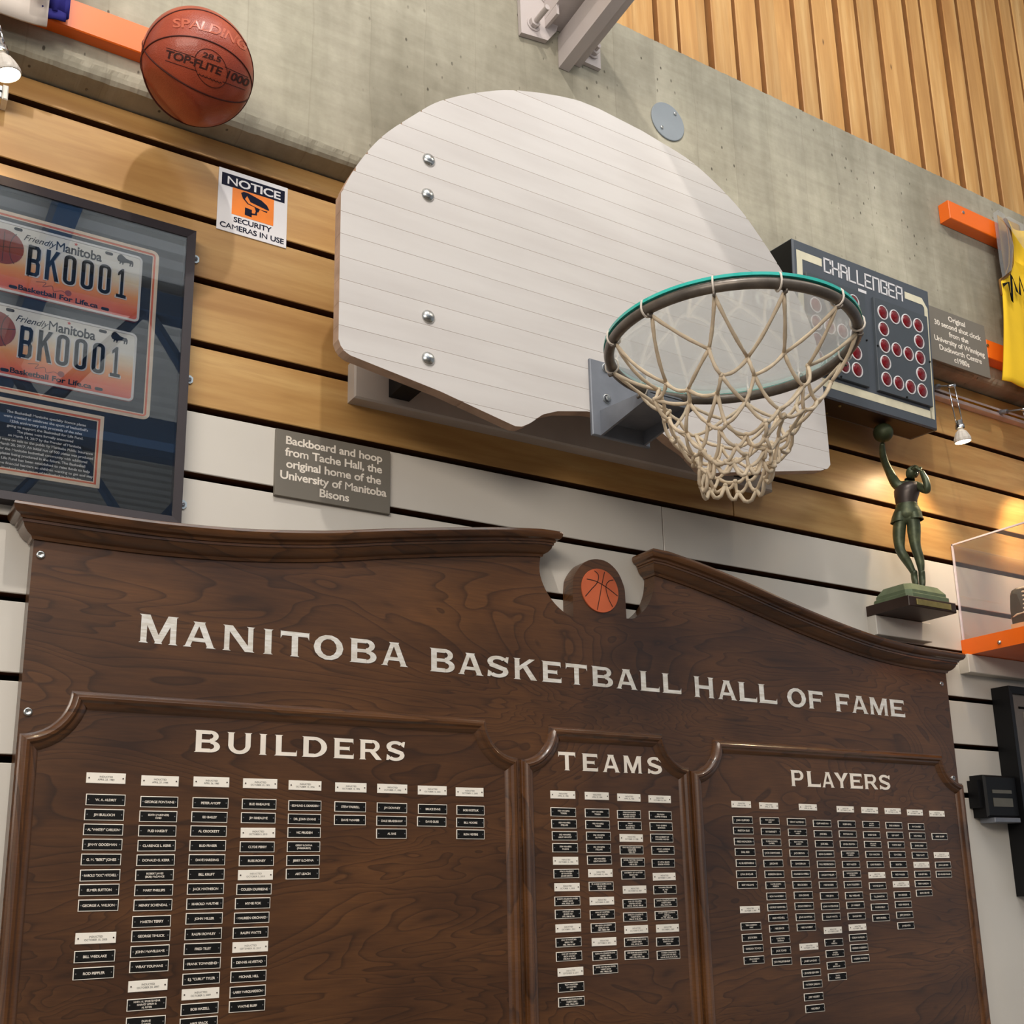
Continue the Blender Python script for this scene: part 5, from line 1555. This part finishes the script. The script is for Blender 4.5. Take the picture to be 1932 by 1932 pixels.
for px0, lx in ((0.038, 0.069), (0.312, 0.3465)):
    mb = MB().cbox(px0, px0 + 0.236, -0.010, -0.0003, 0.064, 0.352, 0.001, 0, CM)
    pn = mb.build('digit_panel', M['panel'], ck)
    for r_ in range(5):
        for c_ in range(4):
            if r_ in (1, 3) and c_ in (1, 2): continue
            cx, cz = lx + c_ * 0.0518, 0.311 - r_ * 0.0517
            ctr = CM @ Vector((cx, -0.010, cz)); ax = CM.to_3x3() @ Vector((0, -1, 0))
            lb = MB().lathe(ctr, ax, [(0.0225, 0), (0.0225, 0.0015), (0.0195, 0.0022), (0.0190, 0.0010)], 24, 0)
            lb.lathe(ctr, ax, [(0.0190, 0.0006), (0.0150, 0.0030), (0.008, 0.0048), (0, 0.0052)], 24, 1)
            lb.build('lamp', [M['sign'], M['red']], pn)
    mb = MB()
    for x_, z_ in ((px0 + 0.118, 0.068), (px0 + 0.004, 0.20), (px0 + 0.232, 0.205)):
        mb.lathe(CM @ Vector((x_, -0.010, z_)), CM.to_3x3() @ Vector((0, -1, 0)), [(0.003, 0), (0.003, 0.003), (0, 0.004)], 8)
    mb.build('screw', M['black'], pn)
# brackets from the clock to the wall
mb = MB()
for sx_ in (0.08, CW - 0.12):
    mb.box(bl.x + sx_, bl.x + sx_ + 0.03, -0.0785, CF - 0.0003, 3.25, 3.30)
mb.build('mounting_bracket', M['black'], ck)

# ------------------------------------------------------------------ statue on its shelf block
blk = MB().cbox(2.513, 2.752, -0.030, -0.0003, 2.283, 2.340, 0.0015)
bo = blk.build('support_block', M['white'], None)
tag(bo, 'cream painted block fixed to the planks under the bronze figure', 'shelf block')
SB = thing('statuette', (2.615, -0.075, 2.3405), 'green bronze figure of a ball player reaching up, on a dark wooden base', 'statuette')
MB().cbox(2.511, 2.716, -0.150, -0.0005, 2.3405, 2.3700, 0.002).build('base', M['ebony'], SB)
mb = MB()
bx0, bx1, by0, by1 = 2.523, 2.706, -0.146, -0.008
tiers = [(0.0, 0.0), (0.0, 0.012), (0.005, 0.015), (0.005, 0.024), (0.016, 0.040), (0.020, 0.046)]
rings = []
for ins, hz in tiers:
    c_ = 0.014
    X0, X1, Y0, Y1 = bx0 + ins, bx1 - ins, by0 + ins, by1 - ins
    rings.append([(X0 + c_, Y0, 2.370 + hz), (X1 - c_, Y0, 2.370 + hz), (X1, Y0 + c_, 2.370 + hz), (X1, Y1 - c_, 2.370 + hz), (X1 - c_, Y1, 2.370 + hz), (X0 + c_, Y1, 2.370 + hz), (X0, Y1 - c_, 2.370 + hz), (X0, Y0 + c_, 2.370 + hz)])
mb.sweep(rings, flip=True)
mb.build('plinth', M['verdigris'], SB)
MB().cbox(2.5425, 2.690, -0.1525, -0.150, 2.346, 2.363, 0.0005).build('brass_plate', M['brass'], SB)

# figure: joints set on the upright plane that faces the viewer through the figure's axis
PF = Vector((2.615, -0.078, 2.39))
NF = Vector((CAM.x - PF.x, CAM.y - PF.y, 0)).normalized()
SIDE = Vector((-NF.y, NF.x, 0))


def fg(zx, zy, dep=0.0):
    """figure point from a reading on the statue close-up (scale 5.194, origin 1560, 780); dep = metres towards the viewer"""
    u, v = 1560 + zx / 5.194, 780 + zy / 5.194
    d = FWD + RGT * ((u - CX) / FPX) - UPV * ((v - CY) / FPX)
    t = (PF + NF * dep - CAM).dot(NF) / d.dot(NF)
    return CAM + d * t


def skin(name, chains, mat, parent, levels=2):
    """chains: list of [(point, rx, ry)], later chains may start with an index of an earlier vertex"""
    off = ROOT[root_of(parent).name]
    vs, es, rad = [], [], []
    for ch in chains:
        prev = None
        for it in ch:
            if isinstance(it, int): prev = it; continue
            p_, rx, ry = it
            vs.append(p_ - off); rad.append((rx, ry))
            if prev is not None: es.append((prev, len(vs) - 1))
            prev = len(vs) - 1
    me = bpy.data.meshes.new(name); me.from_pydata([tuple(v_) for v_ in vs], es, [])
    o = bpy.data.objects.new(name, me); COL.objects.link(o); o.parent = parent
    sk = o.modifiers.new('skin', 'SKIN'); sk.use_smooth_shade = True
    for i, r_ in enumerate(rad):
        me.skin_vertices[0].data[i].radius = r_
    me.skin_vertices[0].data[0].use_root = True
    sb_ = o.modifiers.new('sub', 'SUBSURF'); sb_.levels = levels; sb_.render_levels = levels
    me.materials.append(mat)
    return o


k_ = 0.00029
ch = [
    # 0 pelvis .. 5 neck, 6-8 head
    [(fg(783, 985), 0.025, 0.018), (fg(783, 930), 0.026, 0.020), (fg(778, 860), 0.026, 0.020), (fg(785, 780), 0.032, 0.024), (fg(795, 715), 0.032, 0.021), (fg(812, 672), 0.0135, 0.0125), (fg(822, 630, 0.004), 0.0118, 0.0118)],
    # raised arm
    [4, (fg(722, 722, .002), 0.0195, 0.018), (fg(682, 700, .005), 0.0178, 0.0165), (fg(652, 650, .011), 0.0160, 0.0150), (fg(622, 590, .023), 0.0140, 0.0135), (fg(590, 525, .038), 0.0118, 0.0115), (fg(562, 460, .053), 0.0118, 0.0115), (fg(546, 385, .068), 0.0108, 0.0105), (fg(542, 320, .080), 0.0084, 0.0082), (fg(545, 285, .087), 0.0076, 0.0080)],
    # other shoulder, elbow forward, hand to the brow
    [4, (fg(880, 700), 0.0155, 0.015), (fg(915, 715, 0.012), 0.0145, 0.014), (fg(945, 745, 0.030), 0.0125, 0.012), (fg(985, 765, 0.046), 0.0105, 0.010), (fg(988, 725, 0.050), 0.0110, 0.0105), (fg(968, 650, 0.046), 0.0105, 0.010), (fg(940, 590, 0.040), 0.0085, 0.008), (fg(922, 560, 0.036), 0.0070, 0.0072)],
    # left (viewer) leg
    [0, (fg(730, 1040), 0.024, 0.023), (fg(708, 1130), 0.0215, 0.021), (fg(706, 1220), 0.0195, 0.019), (fg(712, 1300), 0.0165, 0.016), (fg(722, 1355, 0.008), 0.0150, 0.015), (fg(762, 1410, 0.004), 0.0155, 0.015), (fg(800, 1470), 0.0135, 0.013), (fg(838, 1540), 0.0095, 0.0095), (fg(855, 1580), 0.0085, 0.0085)],
    # right leg
    [0, (fg(838, 1035), 0.025, 0.023), (fg(852, 1120), 0.0225, 0.022), (fg(858, 1210), 0.0195, 0.019), (fg(866, 1290), 0.0160, 0.016), (fg(880, 1340, 0.004), 0.0145, 0.015), (fg(905, 1410), 0.0155, 0.015), (fg(918, 1470), 0.0140, 0.013), (fg(926, 1540), 0.0098, 0.0095), (fg(930, 1580), 0.0085, 0.0085)],
]
body = skin('body', ch, M['bronze'], SB)
# head: an egg tilted back, with nose, chin, brow, ear and short hair
hc = fg(836, 580, 0.004)
up_ax = (fg(868, 548) - fg(800, 640)).normalized()
look = (fg(770, 570, 0.022) - hc).normalized()
look = (look - up_ax * look.dot(up_ax)).normalized()
sd = up_ax.cross(look)
HM = Matrix((( sd.x, look.x, up_ax.x, hc.x), (sd.y, look.y, up_ax.y, hc.y), (sd.z, look.z, up_ax.z, hc.z), (0, 0, 0, 1)))
mb = MB(); mb.sphere((0, 0, 0), 1.0, 28)
hv = []
for x, y, z in mb.v:
    X, Y, Z = x * 0.0165, y * 0.0188, z * 0.0222
    if z < 0: X *= 1 - 0.30 * z * z; Y *= 1 - 0.12 * z * z
    if y > 0:
        Y += 0.0045 * math.exp(-((x / 0.16) ** 2 + ((z + 0.05) / 0.16) ** 2))          # nose
        Y -= 0.0022 * math.exp(-(((abs(x) - 0.38) / 0.17) ** 2 + ((z - 0.12) / 0.12) ** 2))   # eye sockets
        Y += 0.0012 * math.exp(-((x / 0.5) ** 2 + ((z - 0.32) / 0.10) ** 2))          # brow
        Y -= 0.0010 * math.exp(-((x / 0.30) ** 2 + ((z + 0.42) / 0.05) ** 2))         # mouth
        Y += 0.0026 * math.exp(-((x / 0.28) ** 2 + ((z + 0.78) / 0.18) ** 2))         # chin
    hv.append(tuple(HM @ Vector((X, Y, Z))))
mb.v = hv
head = mb.build('head', M['bronze'], SB, True)
mb = MB()
for s_ in (-1, 1):
    mb.lathe(HM @ Vector((s_ * 0.0156, -0.001, 0.0)), HM.to_3x3() @ Vector((s_, 0.1, 0)), [(0.0052, 0), (0.0058, 0.002), (0.0035, 0.003), (0, 0.0015)], 12)
mb.build('ear', M['bronze'], head, True)
mb = MB(); mb.sphere((0, 0, 0), 1.0, 24)
hv = []
for x, y, z in mb.v:
    s_ = 1.0 if (z > 0.35 or y < 0.1) and z > -0.35 else 0.80
    hv.append(tuple(HM @ Vector((x * 0.0176 * s_, y * 0.0198 * s_ - 0.0012, z * 0.0236 * s_ + 0.0006))))
mb.v = hv
mb.build('hair', M['bronze_dark'], head, True)


def hand(wrist, dirn, palm_n, size, parent, curl, spread=0.20):
    """palm with four unequal fingers and a thumb"""
    dirn = dirn.normalized(); palm_n = (palm_n - dirn * palm_n.dot(dirn)).normalized(); sid = dirn.cross(palm_n)
    P0 = wrist; P1 = wrist + dirn * size * 0.28; P2_ = wrist + dirn * size * 0.5
    chains = [[(P0, size * .13, size * .09), (P1, size * .18, size * .09), (P2_, size * .20, size * .085)]]
    nv = 3
    for i, (L, o_) in enumerate(((0.40, -0.155), (0.47, -0.055), (0.44, 0.055), (0.34, 0.150))):
        b_ = P2_ + sid * size * o_ - dirn * size * 0.03
        c, pts = 0.0, []
        p_ = b_
        for s_ in range(4):
            pts.append((p_, size * (0.050 - 0.005 * s_), size * (0.050 - 0.005 * s_)))
            c += curl / 3
            dd = (dirn * cos(c) + palm_n * sin(c) + sid * (o_ * spread * 4)).normalized()
            p_ = p_ + dd * size * L / 3
        chains.append([2] + pts); nv += 4
    tb0 = P0 + dirn * size * 0.16 - sid * size * 0.13
    chains.append([1, (tb0, size * .07, size * .07), (tb0 - sid * size * 0.14 + dirn * size * 0.16 + palm_n * size * 0.08, size * .058, size * .055), (tb0 - sid * size * 0.18 + dirn * size * 0.34 + palm_n * size * 0.17, size * .045, size * .045)])
    return skin('hand', chains, M['bronze'], parent, 2)


bc = fg(552, 190, 0.098)
hand(fg(545, 292, .087), fg(552, 240, .093) - fg(545, 292, .087), NF * -1.0, 0.044, SB, 1.5, 0.4)
hand(fg(925, 566, 0.036), fg(850, 520, 0.024) - fg(925, 566, 0.036), -NF - up_ax * 0.3, 0.046, SB, 0.5, 0.1)
MB().sphere(bc, 0.0285, 32).build('ball', plain('dark_green_bronze', srgb(58, 64, 42), 0.5, 0.3, 0, 0.15, 30), SB, True)
# vest, shorts, boots
def shell(name, rings, mat, n=24):
    """rings: (centre point, half width, half depth)"""
    mb = MB(); rg = []
    for c, a, b in rings:
        rg.append([c + SIDE * a * cos(2 * pi * k / n) + NF * b * sin(2 * pi * k / n) for k in range(n)])
    mb.sweep(rg, cap=False)
    return smooth_by_angle(mb.build(name, mat, SB), 60)


shell('vest', [(fg(783, 905), 0.0295, 0.0255), (fg(780, 860), 0.0310, 0.0280), (fg(783, 800), 0.0355, 0.0325), (fg(790, 750), 0.0385, 0.0330), (fg(797, 715), 0.0350, 0.0290), (fg(803, 690), 0.0235, 0.0220)], M['bronze_dark'])
shell('shorts', [(fg(781, 888), 0.0290, 0.0255), (fg(781, 898), 0.0312, 0.0275), (fg(783, 906), 0.0300, 0.0268), (fg(785, 945), 0.0362, 0.0285), (fg(786, 985), 0.0412, 0.0290), (fg(786, 1015), 0.0425, 0.0280), (fg(784, 1045), 0.0200, 0.0230)], M['bronze'])
for cx_, lo, o_ in ((706, 1070, -1), (866, 1045, 1)):
    shell('shorts_leg', [(fg(cx_ - o_ * 12, 985), 0.0205, 0.0275), (fg(cx_ - o_ * 8, 1015), 0.0228, 0.0278), (fg(cx_ - o_ * 2, lo - 8), 0.0238, 0.0265), (fg(cx_ - o_ * 1, lo), 0.0248, 0.0270), (fg(cx_ - o_ * 1, lo + 4), 0.0225, 0.0245)], M['bronze'])
for (ax_, ay_), (tx2, ty2) in (((855, 1565), (878, 1690)), ((930, 1565), (938, 1708))):
    a_ = fg(ax_, ay_); t_ = fg(tx2, ty2, 0.012); h_ = fg(ax_ + 4, ay_ + 62, -0.004)
    skin('boot', [[(a_ + (a_ - h_) * 0.55, 0.0102, 0.0102), (a_, 0.0104, 0.0104), (h_, 0.0105, 0.0108), (t_ * 0.5 + h_ * 0.5, 0.0100, 0.0090), (t_, 0.0078, 0.0065)]], M['bronze'], SB)

# ------------------------------------------------------------------ lamps on rails
def lamp(label, bulb_uv, joint_uv, base, yb, yj, spot_w, tgt, railp, wide=1.0):
    bp_ = at(bulb_uv[0], bulb_uv[1], yb); jp = at(joint_uv[0], joint_uv[1], yj)
    t = thing('spot_lamp', railp, label, 'lamp', 'spot lamps on the lighting rails')
    axis = (jp - bp_).normalized()
    r0 = 0.0245 * wide
    mb = MB()
    prf = [(r0 * 0.93, 0.000), (r0, 0.001), (r0 * 1.02, 0.004), (r0 * 0.98, 0.010), (r0 * 0.80, 0.022), (r0 * 0.60, 0.032), (r0 * 0.36, 0.038), (r0 * 0.34, 0.044)]
    n = 48; u = axis.orthogonal().normalized(); w_ = axis.cross(u)
    rg = []
    for r_, h in prf:
        rg.append([bp_ + axis * h + (u * cos(2 * pi * k / n) + w_ * sin(2 * pi * k / n)) * r_ * (1 + (0.045 if k % 4 < 2 and 0.005 < h < 0.035 else 0)) for k in range(n)])
    mb.sweep(rg, cap=False)
    mb.build('reflector', plain('ribbed_white_housing', srgb(208, 200, 190), 0.4), t, False)
    MB().lathe(bp_ + axis * 0.0015, -axis, [(r0 * 0.92, 0), (r0 * 0.6, 0.003), (0, 0.004)], 32).build('bulb_face', M['bulb'], t, True)
    cp = bp_ + axis * 0.044
    MB().lathe(cp, axis, [(0.0135, 0), (0.0135, 0.010), (0.0105, 0.011), (0.0105, 0.024), (0.0, 0.024)], 20).build('socket', M['chrome'], t, True)
    s_ = axis.cross(Vector((0, 0, 1)))
    s_ = s_.normalized() if s_.length > 0.05 else Vector((1, 0, 0))
    s_ = (RGT - axis * RGT.dot(axis)).normalized()
    for k in (-1, 1):
        MB().tube([cp + axis * 0.018 + s_ * 0.010 * k, jp + s_ * 0.009 * k], 0.0019, 8).build('rod', M['chrome'], t, True)
    MB().tube([jp + s_ * -0.012, jp + s_ * 0.012], 0.005, 10).build('joint', M['chrome'], t, True)
    MB().tube([jp, railp], 0.0028, 8).tube([railp, railp + (jp - railp).normalized() * 0.035], 0.008, 10).build('arm', M['zinc'], t, True)
    l = bpy.data.lights.new('spot_lamp_light', 'SPOT'); l.energy = spot_w; l.color = (1.0, 0.74, 0.44); l.spot_size = math.radians(118); l.spot_blend = 0.7; l.shadow_soft_size = 0.02
    lo_ = bpy.data.objects.new('spot_lamp_light', l); COL.objects.link(lo_); lo_.location = bp_ - axis * 0.008; aim(lo_, tgt)
    return t


RZ = 3.128
r1 = thing('lamp_rail', (2.90, -0.0002, RZ), 'white lighting rail across the planks below the yellow jersey', 'rail', 'lighting rails')
mb = MB().cbox(2.60, 4.3, -0.026, -0.0002, RZ - 0.014, RZ + 0.014, 0.002)
mb.box(2.60, 4.3, -0.0265, -0.0255, RZ - 0.004, RZ + 0.004, 1)
mb.build('track', [plain('white_rail_paint', srgb(206, 194, 192), 0.3, 0.2, 0.3), M['chrome']], r1)
lamp('lit spot lamp hanging on two rods beside the shot clock', (1817, 834), (1795, 728), None, -0.17, -0.17, 11, (2.60, 0.0, 2.30), Vector((2.915, -0.030, RZ + 0.015)))
lamp('lamp joint and arm on the rail at the right edge', (1965, 880), (1934, 772), None, -0.17, -0.15, 15, (3.6, 0.0, 2.4), Vector((3.245, -0.030, RZ - 0.002)))
r2 = thing('lamp_rail', (0.16, -0.0002, 3.117), 'chrome end of a lighting rail at the left edge', 'rail', 'lighting rails')
mb = MB().cbox(-1.5, 0.150, -0.034, -0.0002, 3.104, 3.132, 0.002); mb.box(-1.5, 0.149, -0.0345, -0.0335, 3.116, 3.120, 1)
mb.build('track', [M['chrome'], M['black']], r2)
MB().cbox(0.150, 0.160, -0.036, -0.0002, 3.102, 3.134, 0.002).build('end_cap', M['white_plate'], r2)
lamp('lit spot lamp with ribbed reflector at the left edge', (14, 142), (-10, 55), None, -0.17, -0.17, 5, (0.0, 0.0, 2.5), Vector((0.05, -0.036, 3.125)), 1.0)

# ------------------------------------------------------------------ orange shelf with acrylic case and shoe
sx0 = 2.926; SH0, SH1 = 2.262, 2.311
sh = thing('display_shelf', (3.25, 0.0, SH0), 'orange display shelf at the right edge', 'shelf')
MB().cbox(sx0, 3.75, -0.420, -0.0005, SH0, SH1, 0.002).build('tray', M['orange'], sh)
p_ = at(1886, 1212, 0)
d_ = FWD + RGT * ((1886 - CX) / FPX) - UPV * ((1212 - CY) / FPX); tt = (sx0 - CAM.x) / d_.x; pp = CAM + d_ * tt
MB().lathe(pp, (-1, 0, 0), [(0.006, 0), (0.006, 0.003), (0, 0.005)], 14).build('screw', M['steel'], sh, True)
cl_ = MB().cbox(2.905, 3.75, -0.034, -0.0005, 2.205, 2.2615, 0.002).build('support_block', M['white'], None)
tag(cl_, 'cream cleat under the orange shelf on the wall', 'shelf block')
cs = thing('acrylic_case', (3.3, -0.2, SH1), 'clear acrylic display case with frosted edges standing on the orange shelf', 'display case')
cz0, cz1, e_ = SH1 + 0.0005, 2.619, 0.005
cy0, cy1, cx0_, cx1_ = -0.412, -0.004, sx0 + 0.004, 3.745
for nm, bx in (('side_panel', (cx0_, cx0_ + e_, cy0, cy1, cz0, cz1)), ('back_panel', (cx0_ + e_, cx1_, cy1 - e_, cy1, cz0, cz1 - e_)), ('front_panel', (cx0_ + e_, cx1_, cy0, cy0 + e_, cz0, cz1 - e_)), ('top_panel', (cx0_ + e_, cx1_, cy0, cy1, cz1 - e_, cz1))):
    MB().box(*bx).build(nm, M['acrylic'], cs)
mb = MB()
g = 0.0045
mb.box(cx0_ - 0.0004, cx0_ + g, cy1 - g, cy1 + 0.0004, cz0, cz1); mb.box(cx0_ - 0.0004, cx0_ + g, cy0 - 0.0004, cy0 + g, cz0, cz1)
mb.box(cx0_ - 0.0004, cx0_ + g, cy0, cy1, cz1 - g, cz1 + 0.0004)
mb.box(cx0_, cx1_, cy0 - 0.0004, cy0 + g, cz1 - g, cz1 + 0.0004)
mb.build('edge', M['acr_edge'], cs)
# high-top shoe
d_ = FWD + RGT * ((1920 - CX) / FPX) - UPV * ((1178 - CY) / FPX); tt = (-0.17 - CAM.y) / d_.y; hp = CAM + d_ * tt
so = thing('sneaker', (hp.x + 0.10, -0.17, SH1), 'old canvas high-top shoe with cream laces inside the acrylic case', 'shoe')
hx, hy, hz = hp.x + 0.006, -0.17, SH1 + 0.001
mb = MB(); rg = []
for s_, wd, ht in ((0.0, 0.020, 0.095), (0.02, 0.032, 0.115), (0.06, 0.037, 0.120), (0.10, 0.038, 0.112), (0.14, 0.040, 0.070), (0.19, 0.044, 0.052), (0.24, 0.042, 0.042), (0.27, 0.028, 0.030)):
    rg.append([(hx + s_ - (0.008 if ht > 0.08 else 0) * k_v, hy + wd * a_, hz + 0.018 + ht * b_) for a_, b_, k_v in ((-1, 0, 0), (1, 0, 0), (0.96, 0.5, 0.5), (0.55, 0.95, 1), (0, 1, 1), (-0.55, 0.95, 1), (-0.96, 0.5, 0.5))])
mb.sweep(rg)
smooth_by_angle(mb.build('upper', plain('dark_grey_canvas', srgb(74, 70, 64), 0.8), so), 50)
mb = MB(); rg = []
for s_, wd in ((-0.006, 0.022), (0.02, 0.036), (0.10, 0.042), (0.20, 0.049), (0.26, 0.042), (0.285, 0.026)):
    rg.append([(hx + s_, hy - wd, hz), (hx + s_, hy + wd, hz), (hx + s_, hy + wd, hz + 0.022), (hx + s_, hy - wd, hz + 0.022)])
mb.sweep(rg); mb.build('sole', plain('tan_rubber_sole', srgb(204, 170, 130), 0.7), so)
mb = MB()
for k in range(7):
    zz2 = hz + 0.045 + k * 0.013; xx2 = hx + 0.012 + k * 0.002
    mb.tube([(xx2, hy - 0.036, zz2), (xx2 - 0.012, hy - 0.022, zz2 + 0.006), (xx2 - 0.014, hy, zz2 + 0.004), (xx2 - 0.010, hy + 0.022, zz2 - 0.004)], 0.0032, 6)
mb.build('lace', M['cord'], so, True)

# ------------------------------------------------------------------ black frame and wall phone on the right
tv = thing('wall_display', (3.3, 0.0, 1.55), 'deep black framed display with a grey mat at the right edge', 'framed display')
tx0, tx1, tz0, tz1 = 3.044, 3.9, 1.545, 2.170


def wy(u, v, x):
    d_ = FWD + RGT * ((u - CX) / FPX) - UPV * ((v - CY) / FPX); t_ = (x - CAM.x) / d_.x; return (CAM + d_ * t_)


dpt = wy(1902, 1294, tx0)
dy = min(max(dpt.y, -0.16), -0.04)
picture_frame(tx0, tx1, tz0, tz1, 0.022, dy, -0.0005, M['black'], tv)
MB().box(tx0 + 0.02, tx1 - 0.02, dy + 0.012, dy + 0.018, tz0 + 0.02, tz1 - 0.02).build('mat_board', M['tv'], tv)
MB().box(tx0 + 0.075, tx1 - 0.075, dy + 0.010, dy + 0.0122, tz0 + 0.075, tz1 - 0.075).build('picture', plain('pale_grey_print', srgb(150, 144, 134), 0.4), tv)
MB().box(tx0 + 0.055, tx1 - 0.055, dy + 0.009, dy + 0.0118, tz1 - 0.066, tz1 - 0.060).build('picture_line', M['ink'], tv)
ph = thing('wall_unit', (2.96, 0.0, 1.757), 'small black wall unit with two grey windows beside the black frame', 'intercom')
x0_, x1_ = 2.889, 3.040
UY = -0.050
mb = MB().cbox(x0_, x1_, UY, -0.0005, 1.772, 1.895, 0.006)
mb.box(x0_ - 0.014, x0_, UY + 0.014, -0.0005, 1.800, 1.880)
mb.build('case', M['black'], ph)
MB().cbox(x0_ + 0.02, x1_ - 0.01, UY - 0.006, -0.006, 1.757, 1.771, 0.002).build('tray', M['zinc'], ph)
mb = MB()
mb.box(x0_ + 0.030, x1_ - 0.030, UY - 0.001, UY + 0.002, 1.842, 1.852); mb.box(x0_ + 0.030, x1_ - 0.030, UY - 0.001, UY + 0.002, 1.803, 1.828)
mb.build('window', M['window'], ph)
